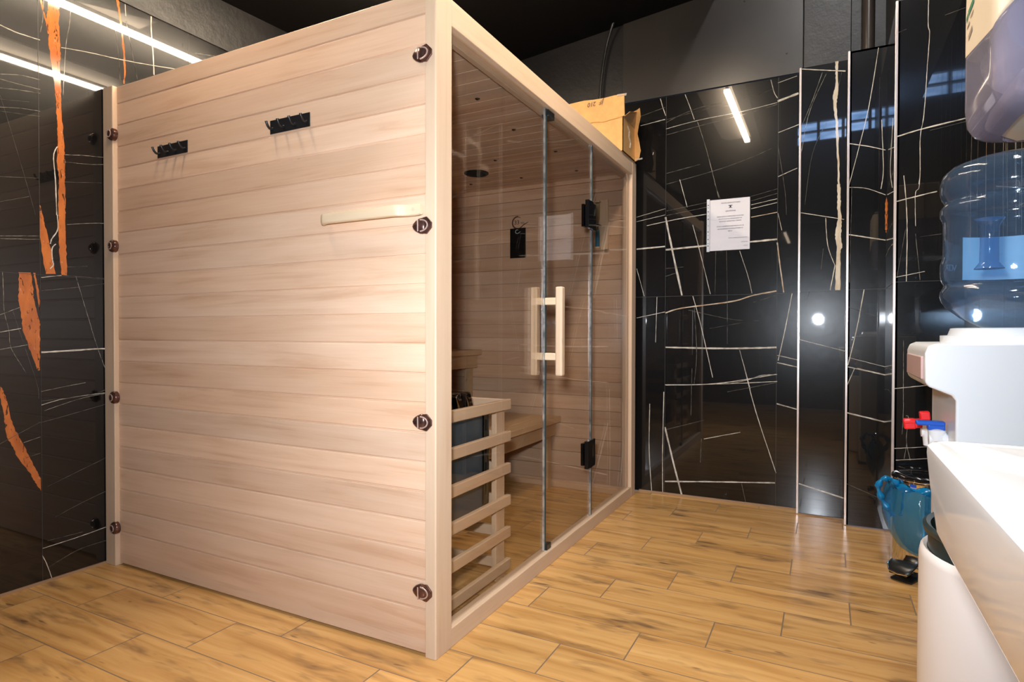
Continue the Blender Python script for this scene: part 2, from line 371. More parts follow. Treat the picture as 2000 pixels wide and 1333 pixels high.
# ------------------------------------------------------------------ tiled walls with veins
VEINS = '''L f 1.1 -372,1849 -319,1651 -263,1429
L b 3.9 -370,2106 -320,2101 -243,2105
L b 1.7 -372,1926 -306,1946 -244,1952
L b 1.8 -372,1908 -307,1911 -244,1915
L b 1.7 -372,1875 -307,1890 -244,1900
L b 1.7 -373,1805 -307,1822 -245,1831
L f 1.8 -373,1790 -245,1811
L f 1.2 -372,1834 -281,1855
L b 1.6 -230,2265 -233,2189 -242,2136
L b 2.3 -134,2299 -140,2212 -152,2137 -159,2032 -165,1908
L b 3.2 -170,2107 -69,2129 59,2151 193,2179 303,2205
L b 2.8 78,2404 81,2347
L f 2.8 30,2303 46,2194 55,2060
L f 3.0 81,2326 107,2198 128,2093
L b 5.9 192,2405 192,2326 200,2222 203,2140
L b 2.3 405,2320 509,2348
L b 4.7 -187,1711 -200,1669 -194,1570 -191,1441
L b 2.5 -161,1686 -84,1702 -1,1715
L b 1.9 -162,1657 -66,1671 -1,1687
L f 1.9 -162,1577 -23,1604
L f 2.3 -375,1550 -251,1572
L f 2.2 -375,1458 -284,1495
L b 5.1 -189,1442 -188,1385 -209,1344 -214,1324
L b 4.9 -195,1326 -208,1306 -207,1262 -204,1243 -216,1226
L b 2.5 -155,1409 -68,1428 -3,1438
L b 2.3 -376,1332 -250,1350
L b 2.4 -376,1322 -250,1337
L f 2.6 -156,1239 -81,1250
L b 3.1 -246,1190 -176,1204
L f 1.9 -176,1204 -4,1205
L f 2.5 -246,1139 -130,1159 -5,1185
L b 2.4 -124,1204 -89,1076 -47,923 -15,827
L b 7.5 -248,900 -120,905 -47,909 11,908
L b 2.0 -370,1202 -368,1125 -366,1054 -352,982 -347,922 -315,855 -299,823
L b 2.3 -379,1042 -318,1071
L b 2.9 -379,978 -314,992
L b 2.4 -380,914 -293,930
L b 2.5 -249,748 -151,763 -91,771
L f 2.5 -250,711 -85,718 -3,738
L b 3.2 -250,695 -169,712 10,724
L b 1.9 -239,672 -110,707 -3,720
L f 2.5 -253,627 -152,646 -4,676
L f 2.4 -383,566 -253,630
L f 1.6 -339,1055 -309,946 -263,777 -258,721
L b 2.3 -309,558 -253,572
L f 2.3 -303,499 -254,509
L f 2.5 -205,247 -105,281 -9,307
L b 3.2 -250,136 -120,143 18,157
L f 2.4 -233,161 -106,159
L f 3.4 -230,56 -121,91 -6,96
L b 3.1 -250,109 -234,65 -217,3
L f 2.4 -231,374 -8,449
K b 4.8 3,2253 153,2268
K f 3.9 -3,2310 153,2340
K b 5.3 124,2400 139,2342 157,2289
K b 3.4 270,2397 297,2325 325,2239
K b 2.5 342,2227 396,2048 466,1764
K b 3.8 158,2210 342,2231 514,2239 614,2245 774,2262
K f 3.8 158,2173 325,2194 630,2229 774,2252
K f 3.9 158,2247 244,2279 359,2305 480,2311
K f 2.8 162,2265 394,2290 514,2288
K f 2.7 597,2317 678,2324 749,2341
K b 4.6 740,2394 757,2323 775,2286
K b 14.2 776,2268 881,2294
K b 3.5 777,2370 873,2390
K b 4.4 779,2094 883,2123
K b 4.4 780,1850 877,1886
K f 3.1 779,2022 816,1771 825,1634
K f 4.7 164,1942 361,1972
K f 3.8 164,1877 448,1926 632,1973 752,2013
K b 4.4 242,1896 287,1727
K b 2.5 444,1846 475,1754
K b 2.9 -19,1694 156,1730
K b 2.9 -19,1666 156,1693
K b 4.8 44,1637 220,1660 398,1676
K f 3.8 165,1688 398,1717
K f 3.8 165,1716 397,1744
K f 3.5 641,1729 777,1758
K b 3.5 642,1707 777,1728
K b 4.4 642,1685 777,1707
K g 4.4 642,1637 778,1653
K f 2.7 641,1755 777,1783
K f 2.8 398,1600 441,1615 535,1616
K b 10.5 -18,1497 157,1503
K b 12.1 160,1482 399,1492 643,1498 779,1503
K b 13.6 159,1679 194,1506 259,1204
K b 4.4 319,1620 364,1449 422,1208
K b 3.8 -17,1377 31,1205
K b 3.3 582,1450 628,1303 649,1206
K f 3.4 510,1458 516,1201 518,917
K f 3.4 451,1453 448,1203
K f 3.7 162,1369 267,1373
K f 3.8 162,1322 231,1342
K b 4.8 -16,1072 159,1107
K g 8.4 162,1101 259,1128 538,1161 653,1193 777,1215
K b 4.4 322,1198 367,1033 438,719
K b 3.8 109,1198 102,922
K b 11.2 163,893 446,890 647,894 781,900
K b 4.6 166,663 532,687 784,710
K b 3.5 532,687 632,713 705,741 784,748
K f 3.5 657,1154 773,1190
K f 2.7 295,1116 538,1059 686,1049
K f 2.7 419,1006 654,1049
K g 7.8 779,1485 791,1382 814,1206
K b 3.1 782,1647 802,1551
K b 4.3 783,856 888,832
K b 6.9 784,815 889,792
K b 5.4 857,1200 822,997 788,826
K b 3.3 585,883 644,662
K f 4.4 331,1134 346,861 333,679
K b 11.6 162,408 213,198 265,5
K b 10.0 164,78 445,108 777,140
K b 5.8 68,545 66,256 82,11
K b 5.7 154,622 148,263 150,12
K b 5.1 613,778 673,539 782,196
K b 5.7 161,665 455,684 782,750
K f 4.0 520,639 783,704
K b 7.9 783,585 888,559
K b 4.1 390,355 592,410
K f 4.2 169,394 390,466
K f 4.1 320,769 315,489
K f 4.0 377,354 371,214
K f 3.9 601,115 624,10
P b 6.4 891,2397 1015,2366 1104,2344
P b 2.3 997,2360 951,2222 897,2084
P b 2.4 1015,2348 937,2160 898,1945
P f 2.2 1086,2342 1073,2273
P f 2.3 1017,2090 953,1937 918,1669
P b 4.0 896,1628 1103,1574
P b 4.3 1018,1589 1029,1442 1063,1336
P b 5.8 1063,1336 1042,1207
P f 2.9 1008,1428 998,1314
P b 4.1 898,945 1112,886
P f 3.0 944,1202 930,1153
P b 9.1 900,166 1112,114
Q b 4.0 1244,2394 1210,2143 1182,1995 1117,1711
Q b 5.2 1118,1939 1209,1911 1278,1884
Q b 3.8 1120,1718 1197,1704 1280,1663
Q b 3.9 1260,2036 1269,1793 1260,1695
Q b 6.1 1122,1479 1282,1440
Q f 2.7 1134,1717 1127,1237
Q b 3.1 1127,856 1290,813
Q b 6.2 1124,809 1290,773
Q b 5.4 1192,1200 1163,1011 1124,817
Q f 2.3 1122,1113 1242,1065
Q b 7.1 1164,802 1286,773
Q b 8.4 1119,576 1288,540
Q b 4.2 1153,802 1118,705
Q f 3.7 1122,214 1291,151
R b 3.4 1395,2379 1395,2275 1400,2234 1393,2102 1389,2005 1382,1890 1371,1805 1372,1659 1368,1611
R b 6.7 1284,1823 1375,1842 1527,1864
R f 2.4 1405,1832 1527,1850
R f 3.1 1280,2266 1318,2275
R f 2.4 1453,2302 1522,2316
R f 2.1 1287,2388 1277,2332
R b 2.7 1371,1783 1370,1609 1356,1571 1358,1435
R b 3.8 1314,1654 1324,1529 1328,1398 1327,1201
R b 5.3 1288,1546 1351,1559 1432,1574
R b 3.3 1290,1221 1392,1241
R b 1.6 1358,1402 1376,1206
R f 2.2 1322,1424 1293,1222
R f 2.0 1374,1388 1449,1395
R b 4.3 1288,741 1393,758 1500,774
R b 2.2 1319,949 1320,748 1321,641 1317,546
R b 2.4 1330,626 1340,616 1333,521 1348,436
R b 3.4 1290,482 1396,498 1503,515
R b 3.8 1296,432 1396,448 1503,465
R b 1.8 1335,509 1325,434
L r -216,2272 -215,2235 -222,2188 -214,2148 -215,2104 -209,2069 -204,2008 -196,1954 -191,1906 -189,1843 -186,1781 -185,1718 -189,1653 -182,1591 -184,1527 -185,1442 | -183,2288 -175,2253 -178,2195 -174,2146 -173,2083 -175,2019 -172,1938 -171,1887 -169,1824 -164,1755 -161,1692 -160,1660 -160,1596 -160,1532 -160,1468 -160,1447
L r -185,1442 -184,1347 -182,1284 -175,1206 | -160,1447 -159,1350 -157,1267 -156,1206
L r -248,1469 -250,1431 -248,1338 -240,1271 -230,1205 | -247,1469 -237,1421 -226,1366 -211,1293 -196,1208
L r 41,2397 51,2346 57,2301 66,2202 71,2135 69,2051 | 53,2402 57,2349 65,2305 73,2205 78,2137 75,2053
L r -243,2259 -234,2226 -225,2187 -216,2140 | -237,2261 -229,2228 -220,2189 -213,2142
L r -320,1204 -319,1146 -321,1098 -313,1043 -309,995 -296,946 -283,902 -270,859 -260,830 | -281,1206 -273,1150 -270,1094 -252,1020 -252,995 -252,945 -253,902 -253,858 -254,830
L r -273,1206 -263,1150 -255,1082 -252,1058 | -265,1206 -257,1151 -252,1107 -251,1070
L r -381,777 -381,739 -372,684 -365,641 -360,615 | -378,775 -369,755 -358,712 -349,663 -337,612
L r -369,654 -361,587 -346,555 -325,499 -290,440 -271,398 -253,360 | -348,651 -336,613 -315,565 -290,501 -277,468 -261,427 -253,409
P c 1056,2403 1058,2340 1057,2276 1048,2229 1050,2165 1060,2083 1062,2003 1070,1881 1073,1761 1079,1653 | 1070,2403 1069,2338 1071,2257 1066,2202 1065,2146 1072,2081 1074,2001 1079,1880 1082,1760 1087,1653
P c 1070,1761 1072,1681 1071,1641 1075,1584 1065,1521 1064,1472 1072,1432 1071,1408 1066,1311 1065,1206 | 1084,1760 1087,1679 1087,1639 1091,1583 1091,1519 1091,1471 1096,1430 1089,1406 1089,1310 1088,1206
Q r 1284,1651 1279,1618 1279,1565 1279,1519 1283,1481 1287,1451 | 1286,1651 1292,1616 1292,1564 1296,1533 1291,1481 1289,1451'''
def catmull(pts, k=6, jit=0.0):
    out = []; n = len(pts)
    for i in range(n - 1):
        p0 = pts[max(i - 1, 0)]; p1 = pts[i]; p2 = pts[i + 1]; p3 = pts[min(i + 2, n - 1)]
        for j in range(k):
            t = j / k; q = []
            for a in range(len(p1)):
                q.append(.5 * ((2 * p1[a]) + (-p0[a] + p2[a]) * t + (2 * p0[a] - 5 * p1[a] + 4 * p2[a] - p3[a]) * t * t + (-p0[a] + 3 * p1[a] - 3 * p2[a] + p3[a]) * t ** 3))
            out.append(q)
    out.append(list(pts[-1]))
    if jit:
        for q in out[1:-1]:
            q[0] += random.uniform(-jit, jit); q[1] += random.uniform(-jit, jit)
    return out
VIDX = {'b': 1, 'f': 2, 'g': 3, 'r': 4, 'c': 5}
WALL_MATS = [M_MARBLE, M_VB, M_VF, M_VG, M_VR, M_VC, M_SEAM, M_VT]
class TileWall:
    # a plane with axis ax (0: X const, 1: Y const) at val; n = +1/-1 outward direction (to the room)
    def __init__(s, ax, val, n): s.ax, s.val, s.n = ax, val, n; s.mb = MB(); s.lay = 0
    def P(s, u, z, h=0.0):
        w = s.val + s.n * h
        return (w, u, z) if s.ax == 0 else (u, w, z)
    def slab(s, u0, u1, z0, z1, th=0.012):
        s.mb.mi = 0; a = s.P(u0, z0, 0); b = s.P(u1, z1, -th); s.mb.box(a, b)
    def quad(s, pts, mi, h):
        s.mb.mi = mi; vs = [s.mb.bm.verts.new(s.P(u, z, h)) for u, z in pts]; s.mb._f(vs)
    def ribbon(s, pts, wd, mi, jit=0.0, taper=True):
        s.lay += 1; h = 0.00035 + 0.000012 * (s.lay % 40)
        q = catmull(pts, 7, jit); n = len(q); L = []
        for i, p in enumerate(q):
            a = q[max(i - 1, 0)]; b = q[min(i + 1, n - 1)]; t = Vector((b[0] - a[0], b[1] - a[1]))
            if t.length < 1e-9: t = Vector((1, 0))
            t.normalize(); nn = Vector((-t.y, t.x)); w = wd * random.uniform(.7, 1.1) * .5
            L.append(((p[0] + nn.x * w, p[1] + nn.y * w), (p[0] - nn.x * w, p[1] - nn.y * w)))
        s.mb.mi = mi; V = [(s.mb.bm.verts.new(s.P(*a, h)), s.mb.bm.verts.new(s.P(*b, h))) for a, b in L]
        for i in range(n - 1): s.mb._f([V[i][0], V[i + 1][0], V[i + 1][1], V[i][1]])
    def band(s, A, B, mi):
        s.lay += 1; h = 0.00025 + 0.000008 * (s.lay % 10)
        k = 6; A = catmull(A, k, .0018); B = catmull(B, k, .0018); n = min(len(A), len(B))
        s.mb.mi = mi; V = [(s.mb.bm.verts.new(s.P(*A[i], h)), s.mb.bm.verts.new(s.P(*B[i], h))) for i in range(n)]
        for i in range(n - 1): s.mb._f([V[i][0], V[i + 1][0], V[i + 1][1], V[i][1]])
    def seam(s, u0, z0, u1, z1, w=0.0016):
        if u0 == u1: s.quad([(u0 - w / 2, z0), (u0 + w / 2, z0), (u0 + w / 2, z1), (u0 - w / 2, z1)], 6, 0.0009)
        else: s.quad([(u0, z0 - w / 2), (u1, z0 - w / 2), (u1, z0 + w / 2), (u0, z0 + w / 2)], 6, 0.0009)
    def veins(s, code, lo=-9, hi=9):
        for l in VEINS.strip().splitlines():
            t = l.split()
            if t[0] != code: continue
            if '|' in t:
                k = t.index('|'); f = lambda a: [tuple(float(v) / 1000 for v in p.split(',')) for p in a]
                s.band(f(t[2:k]), f(t[k + 1:]), VIDX[t[1]])
            else:
                pts = [tuple(float(v) / 1000 for v in p.split(',')) for p in t[3:]]
                pts = [(min(max(p[0], lo), hi), min(max(p[1], 0.003), 2.397)) for p in pts]
                wd = float(t[2]) / 1000; mi = VIDX[t[1]]
                if mi == 1 and wd < .0026: mi = 7
                s.ribbon(pts, max(wd * .85, .0011), mi, .00035)
    def random_tile(s, u0, u1, z0, z1, rust=False):
        # a few gently bent crossing veins, clipped to the tile
        def seg(a, b, wd, mi):
            pts = [(a[0] + (b[0] - a[0]) * t + random.uniform(-.012, .012), a[1] + (b[1] - a[1]) * t + random.uniform(-.012, .012)) for t in (0, .25, .5, .75, 1)]
            pts = [(min(max(p[0], u0 + .002), u1 - .002), min(max(p[1], z0 + .002), z1 - .002)) for p in pts]; s.ribbon(pts, wd, mi, .0008)
        H = z1 - z0
        for i in range(6):
            z = z0 + H * random.random(); dz = random.uniform(-.12, .16); seg((u0, z), (u1, z + dz), random.choice((.0012, .0014, .0025)), random.choice((7, 2, 2)))
        for i in range(3):
            u = random.uniform(u0, u1); du = random.uniform(-.15, .15); za = z0 + H * random.random() * .4; seg((u, za), (u + du, min(z1, za + random.uniform(.4, 1.0))), random.choice((.0012, .002, .003)), random.choice((1, 2, 7)))
        if rust:
            u = random.uniform(u0 + .1, u1 - .15); zs = [z0 + H * t / 6 for t in range(7)]
            A = [(u + random.uniform(-.01, .01), z) for z in zs]; B = [(p[0] + random.uniform(.02, .06), p[1]) for p in A]; s.band(A, B, 4)
    def done(s, name, extra=None):
        o = struct(name, s.mb, WALL_MATS); return o

XR = 1.53; XL = -1.675; YB = 2.19; YR = -3.0
# floor and ceilings
struct('floor', MB().box((XL - .1, YR - .1, -.05), (XR + .1, YB + .1, 0.0)), M_FLOOR)
def zc(x, y): return 2.64 + .055 * (y - .6) + .105 * (x + 1.675)
mb = MB(); XC = 0.46
top = [(XL - .1, YR, 0), (XC, YR, 0), (XC, YB + .1, 0), (XL - .1, YB + .1, 0)]
A = [mb.bm.verts.new((x, y, zc(x, y))) for x, y, _ in top]; B = [mb.bm.verts.new((x, y, zc(x, y) + .12)) for x, y, _ in top]
mb._f(A[::-1]); mb._f(B)
for i in range(4): mb._f([A[i], A[(i + 1) % 4], B[(i + 1) % 4], B[i]])
struct('ceiling', mb, M_CEIL)
mb = MB(); mb.box((XC - .02, YR, 4.3), (XR + .1, YB + .1, 4.4)); mb.prism([(YR, zc(XC, YR) + .01), (YB + .1, zc(XC, YB + .1) + .01), (YB + .1, 4.3), (YR, 4.3)], 0, XC - .04, XC)
struct('ceiling_upper', mb, M_CEIL)

# left wall
tw = TileWall(0, XL, 1)
tw.slab(YR, YB, 0.006, 2.40)
seams = [-.25 + .62 * k for k in range(-4, 4)]
for u in seams: tw.seam(u, 0.01, u, 2.4)
tw.seam(YR, 1.2, YB, 1.2)
tw.veins('L', -9, 9)
us = [YR] + [u for u in seams if u > YR] + [YB]
for i in range(len(us) - 1):
    if us[i + 1] < -.8 or us[i] > .95:
        for z0 in (0.0, 1.2): tw.random_tile(us[i], us[i + 1], z0 + .01, z0 + 1.2, rust=(i % 3 == 0))
    elif us[i] < -.5:
        for z0 in (0.0, 1.2): tw.random_tile(us[i], -.39, z0 + .01, z0 + 1.2)
tw.done('wall_left')
struct('wall_left_upper', MB().box((XL - .1, YR, 2.40), (XL + .006, YB, 4.3)), M_PAINT)
# back wall
tw = TileWall(1, YB, -1)
tw.slab(XL, .93, 0.006, 2.40); tw.veins('K', -9, .9)
for u in (-1.08, -.46, .16, .78): tw.seam(u, 0.01, u, 2.4)
tw.seam(XL, 1.2, .93, 1.2)
for a, b in ((XL, -1.08), (-1.08, -.46)):
    tw.random_tile(a, b, 1.2, 2.4)
tw.random_tile(-.46, -.1, 1.2, 2.4)
tw.done('wall_back')
mb = MB(); mb.box((XL, YB - .004, 2.403), (-.105, YB + .1, 4.3)); mb.mi = 1; mb.box((-.105, YB - .012, 2.403), (.90, YB + .1, 4.3))
mb.mi = 0; mb.box((.90, YB, 2.4), (XR, YB + .1, 4.3))
# screw heads of the board
mb.mi = 0
for x, z in ((.11, 2.63), (.33, 2.72), (.60, 2.86), (.80, 2.9), (.82, 2.52)): mb.lathe((x, YB - .012, z), [(.006, 0), (.005, -.003), (.001, -.0035)], 10, axis=1)
struct('wall_back_upper', mb, [M_PAINT, M_PAINT2])
# piers
def pier(idx, x0, x1, y, code, side_to=None, ztop=2.40):
    tw = TileWall(1, y, -1); tw.slab(x0, x1, 0.006, ztop); tw.seam(x0, 1.2, x1, 1.2); tw.veins(code, x0, x1)
    return tw
tw = pier(1, .893, 1.13, 2.12, 'P'); tw.done('wall_back_pier_near_sauna')
struct('wall_back_pier_upper', MB().box((.905, 2.135, 2.402), (1.13, 2.3, 4.3)), M_PAINT, bevel=.004)
tw = pier(2, 1.118, 1.286, 2.02, 'Q'); tw.mb.mi = 0; tw.mb.box((1.118, 2.02, .006), (1.13, 2.13, 2.40)); tw.mb.box((1.118, 2.02, 2.39), (1.29, 2.2, 2.40)); tw.done('wall_back_pier_middle')
tw = pier(3, 1.286, XR, 1.585, 'R'); tw.done('wall_back_pier_right')
tw = TileWall(0, 1.284, -1); tw.slab(1.585, 2.02, .006, 2.40); tw.seam(1.585, 1.2, 2.02, 1.2)
for z0, z1, wd in ((1.66, 1.70, .003), (1.455, 1.47, .002), (1.36, 1.375, .004), (.80, .815, .003), (.775, .79, .004), (.70, .71, .002)): tw.ribbon([(2.02, z0), (1.85, (z0 + z1) / 2 + .01), (1.60, z1)], wd, 1, .001)
for u0, z0, u1, z1 in ((1.95, 2.39, 1.9, 1.75), (1.93, 2.0, 1.88, 1.45), (1.80, 1.19, 1.86, .8), (1.66, .6, 1.6, .1)): tw.ribbon([(u0, z0), ((u0 + u1) / 2 + .01, (z0 + z1) / 2), (u1, z1)], .002, 2, .001)
tw.done('wall_back_pier_side')
struct('wall_back_pier_right_upper', MB().box((1.286, 1.6, 2.402), (XR, 2.3, 4.3)), M_PAINT)
# white metal corner trims
for i, (x, y) in enumerate(((.893, 2.12), (1.118, 2.02), (1.284, 1.585))):
    mb = MB(); mb.box((x - .006, y - .003, 0.002), (x + .005, y + .006, 2.402))
    struct('trim_%d' % (i + 1), mb, M_TRIM, bevel=.0015)
# skirting joints
mb = MB(); mb.box((XL, YR, 0), (XL + .008, -.002, .010)); struct('baseboard_left', mb, M_GROUT)
mb = MB(); mb.box((.005, YB - .008, 0), (.893, YB, .012)); mb.box((.893, 2.112, 0), (1.118, 2.12, .006)); struct('baseboard_back', mb, M_GROUT)
# right wall
tw = TileWall(0, XR, -1); tw.slab(YR, 1.6, .006, 2.40); tw.seam(YR, 1.2, 1.585, 1.2)
for k in range(8): tw.seam(1.585 - .62 * k, .01, 1.585 - .62 * k, 2.4)
for k in range(7):
    a, b = max(1.585 - .62 * (k + 1), YR), 1.585 - .62 * k
    for z0 in (0, 1.2): tw.random_tile(a, b, z0 + .01, z0 + 1.2)
for u in (1.48, 1.36, 1.22, 1.10, .98, .93, .83, .77): tw.ribbon([(u, 1.25), (u + .012, 1.6), (u - .01, 1.95), (u + .01, 2.35)], random.choice((.003, .004, .006)), random.choice((1, 2, 3)), .0015)
tw.done('wall_right')
struct('wall_right_upper', MB().box((XR, YR, 2.40), (XR + .1, 2.3, 4.3)), M_PAINT)
# rear wall with high daylight windows
mb = MB(); WZ0, WZ1 = 3.44, 3.72
mb.box((XL, YR - .1, 2.4), (XR, YR, WZ0)); mb.box((XL, YR - .1, WZ1), (XR, YR, 4.4)); mb.box((XL, YR - .1, WZ0), (.64, YR, WZ1))
struct('wall_rear_upper', mb, M_PAINT)
tw = TileWall(1, YR, 1); tw.slab(XL, XR, .006, 2.4); tw.seam(XL, 1.2, XR, 1.2)
for k in range(6):
    u = XL + .62 * k; tw.seam(u, .01, u, 2.4)
    for z0 in (0, 1.2): tw.random_tile(u, min(u + .62, XR), z0 + .01, z0 + 1.2, rust=(k == 1))
tw.done('wall_rear')
wn = MB(); wn.box((.64, YR - .06, WZ0), (XR, YR - .05, WZ1)); o = struct('window_1', wn, M_WIN)
fr = MB()
for x in (.64, .90, 1.18, 1.46): fr.box((x, YR - .05, WZ0), (x + .035, YR + .01, WZ1))
for z in (WZ0, (WZ0 + WZ1) / 2 - .01, WZ1 - .02): fr.box((.64, YR - .05, z), (XR, YR + .008, z + .02))
obj('window_frame', fr, M_BLACK, o)

# ------------------------------------------------------------------ ceiling lights
M_MOUNT = simple('mounting_board_paint', (0.22, 0.20, 0.18), 0.6)
def ceiling_light(x, y0, y1, z, label):
    t = thing('ceiling_light', label, 'ceiling light', (x, (y0 + y1) / 2, z), 'linear ceiling lights')
    b = MB(); b.box((x - .010, y0, z + .004), (x + .010, y1, z + .030)); obj('housing', b, M_BLACK, t, bevel=.002)
    d = MB(); d.box((x - .021, y0, z - .020), (x + .021, y1, z + .004)); obj('diffuser', d, M_LED, t, bevel=.003)
    b = MB(); b.box((x - .22, y0 - .02, z + .030), (x + .03, y1 - (.02 if x > 0 else .42), z + .040)); obj('mounting_board', b, M_MOUNT, t)
    for y in (y0 + .15, y1 - .15):
        r = MB(); r.tube([(x, y, z + .040), (x, y, zc(x, y) + .01)], .003, 8); obj('hanger', r, M_BLACK, t)
ceiling_light(.365, -.12, 1.19, 2.765, 'linear light whose mirror image stands above the notice on the back wall')
ceiling_light(-.88, -.85, 1.03, 2.675, 'linear light above the sauna roof, the upper of two mirrored in the left wall tiles')
# added fill light, unseen high above the wash basin, brightens its top
t = thing('basin_fill_light', 'added white fill light, unseen high above the wash basin', 'ceiling light', (1.2, -.55, 4.2))
obj('housing', MB().box((1.12, -1.2, 4.215), (1.28, .15, 4.30)), M_BLACK, t); obj('diffuser', MB().box((1.13, -1.18, 4.195), (1.27, .13, 4.215)), emit_mat('basin_fill_diffuser', (1.0, 0.96, 0.92), 75.0), t, bevel=.003)

# ------------------------------------------------------------------ sauna cabin
W = 1.67; LL = 2.11; H = 2.0
sauna = thing('sauna_cabin', 'pale wooden sauna cabin with a bronze glass front', 'sauna', (-.83, 1.05, 0))
# side panel, one board above the other with real grooves
mb = MB(); z = ZOFF; mb.box((-1.62, .0035, .012), (-.038, .03, H - .004)); k = 0
edges = [.010] + [ZOFF + PITCH * i for i in range(1, 22)] + [H]
edges = [e for i, e in enumerate(edges) if i == 0 or e > .03]
for i in range(len(edges) - 1):
    g_ = .0032
    mb.box((-1.603, 0.0, edges[i] + (g_ if i else 0)), (-.0385, .012, edges[i + 1] - g_ * .4))
obj('side_panel', mb, M_W_SIDE, sauna, bevel=.0022, seg=2)
# posts
mb = MB(); mb.box((-1.672, -.018, 0), (-1.603, .04, H)); obj('post', mb, M_W_V, sauna, bevel=.003)
mb = MB(); mb.prism([(-.0385, -.0035), (-.006, -.0035), (-.002, -.002), (0, .002), (0, .082), (-.045, .082), (-.045, .012), (-.0385, .012)], 2, 0, H + .02); obj('post', mb, M_W_V, sauna, bevel=.0015)
mb = MB(); mb.box((-.045, 2.031, 0), (-.0002, LL, H - .001)); mb.box((-.05, 1.995, .06), (-.022, 2.032, 1.93)); obj('post', mb, M_W_V, sauna, bevel=.002)
# rails
mb = MB(); mb.box((-.045, .082, .0), (-.0008, 2.031, .060)); obj('bottom_rail', mb, M_W_Y, sauna, bevel=.002)
mb = MB(); mb.box((-.045, .082, 1.918), (-.0008, 2.031, H)); mb.box((-.055, .082, 1.895), (-.032, 2.031, 1.93)); obj('top_rail', mb, M_W_Y, sauna, bevel=.002)
# inner boards
def boards(mb, ax, lo, hi, val, th, edges_):
    for i in range(len(edges_) - 1):
        a, b = edges_[i] + .0015, edges_[i + 1] - .0005
        if ax == 1: mb.box((lo, val, a), (hi, val + th, b))
        else: mb.box((val, lo, a), (val + th, hi, b))
ez = [.01] + [ZOFF + PITCH * i for i in range(1, 21)] + [1.93]
mb = MB(); boards(mb, 1, -1.60, -.045, 2.052, .012, ez); mb.box((-1.62, 2.062, 0), (-.045, 2.09, H)); mb.box((-1.6, 2.035, 0), (-.05, 2.053, .035)); mb.box((-1.6, 2.03, 1.905), (-.05, 2.053, 1.93))
obj('far_panel', mb, M_W_IN_Y, sauna, bevel=.002)
mb = MB(); boards(mb, 0, .04, 2.05, -1.612, .012, ez); mb.box((-1.64, .04, 0), (-1.61, 2.09, H)); obj('rear_panel', mb, M_W_IN_X, sauna, bevel=.002)
mb = MB(); boards(mb, 1, -1.60, -.045, .030, .012, ez); obj('near_panel_lining', mb, M_W_IN_Y, sauna, bevel=.002)
mb = MB(); y = .045
while y < 2.05:
    y2 = min(y + .0875, 2.05); mb.box((-1.60, y, 1.93), (-.05, y2, 1.942)); mb.box((-1.60, y2, 1.934), (-.05, min(y2 + .0025, 2.05), 1.94)); y = y2 + .0025
mb.box((-1.62, .03, 1.942), (-.04, 2.09, 1.985)); obj('roof_panel', mb, M_W_CEIL, sauna, bevel=.0015)
for i in range(5):
    for j in range(4):
        c = MB(); c.lathe((-.28 - .36 * j + .04 * (i % 2), .24 + .4 * i, 1.930), [(.011, .001), (.011, -.001), (.006, -.005), (.0005, -.0055)], 12)
        obj('ceiling_stud', c, M_MIRRK, sauna, smooth=True)
c = MB(); c.lathe((-.83, 1.62, 1.931), [(.073, 0), (.073, -.006), (.066, -.010), (.055, -.010), (.05, -.006), (.001, -.006)], 40); obj('ceiling_vent', c, simple('matt_black', (0.004, 0.004, 0.004), 0.8), sauna, smooth=True)
# glass
for a, b in ((.084, .818), (1.392, 2.03)):
    g_ = MB(); g_.box((-.026, a, .058), (-.018, b, 1.92)); obj('glass_panel', g_, M_GLASS, sauna)
M_GEDGE = simple('glass_edge', (0.60, 0.64, 0.66), 0.16, 0.7, scale=30, vary=.5)
M_GDARK = simple('glass_edge_dark', (0.03, 0.05, 0.05), 0.1)
door = obj('glass_door', MB().box((-.026, .830, .068), (-.018, 1.380, 1.908)), M_GLASS, sauna)
for y in (.815, .829, 1.378, 1.389):
    g_ = MB(); g_.box((-.0265, y, .062), (-.0175, y + .0025, 1.915)); obj('glass_edge', g_, M_GEDGE if y in (.815, 1.378) else M_GDARK, sauna if y in (.815, 1.389) else door)
for z in (1.49, .315):
    h = MB(); h.box((-.016, 1.283, z), (.003, 1.352, z + .135)); h.box((-.016, 1.360, z - .002), (-.004, 1.408, z + .132)); h.box((-.042, 1.30, z + .01), (-.027, 1.40, z + .120)); h.tube([(-.008, 1.356, z), (-.008, 1.356, z + .130)], .0055, 10)
    ho = obj('hinge', h, M_GLOSSK, door, bevel=.002)
    h = MB(); h.box((-.0045, 1.372, z + .045), (-.0015, 1.380, z + .105)); obj('hinge_plate', h, M_CHROME, ho)
hd = MB(); hx0, hx1 = .026, .056
hd.box((hx0, .775, .795), (hx1, .835, 1.165)) if False else hd.box((.030, .812, .800), (.062, .846, 1.170))
ho = obj('handle', hd, M_W_PALEV, door, bevel=.007, seg=3)
for z in (.865, 1.095): obj('handle_mount', MB().box((-.018, .815, z), (.032, .842, z + .03)), M_W_PALE, ho, bevel=.003)
hd = MB(); hd.box((-.075, .795, .800), (-.045, .832, 1.170)); obj('inner_handle', hd, M_W_PALEV, door, bevel=.005, seg=3)
for z in (.865, 1.095): obj('handle_mount', MB().box((-.048, .80, z), (-.026, .828, z + .03)), M_W_PALE, door, bevel=.003)
o = obj('door_catch', MB().box((-.045, .835, 1.885), (-.012, .90, 1.915)), M_BLACKP, sauna, bevel=.003)
obj('bottom_guide', MB().box((-.034, .832, .060), (-.012, .875, .085)), M_BLACKP, door, bevel=.002)
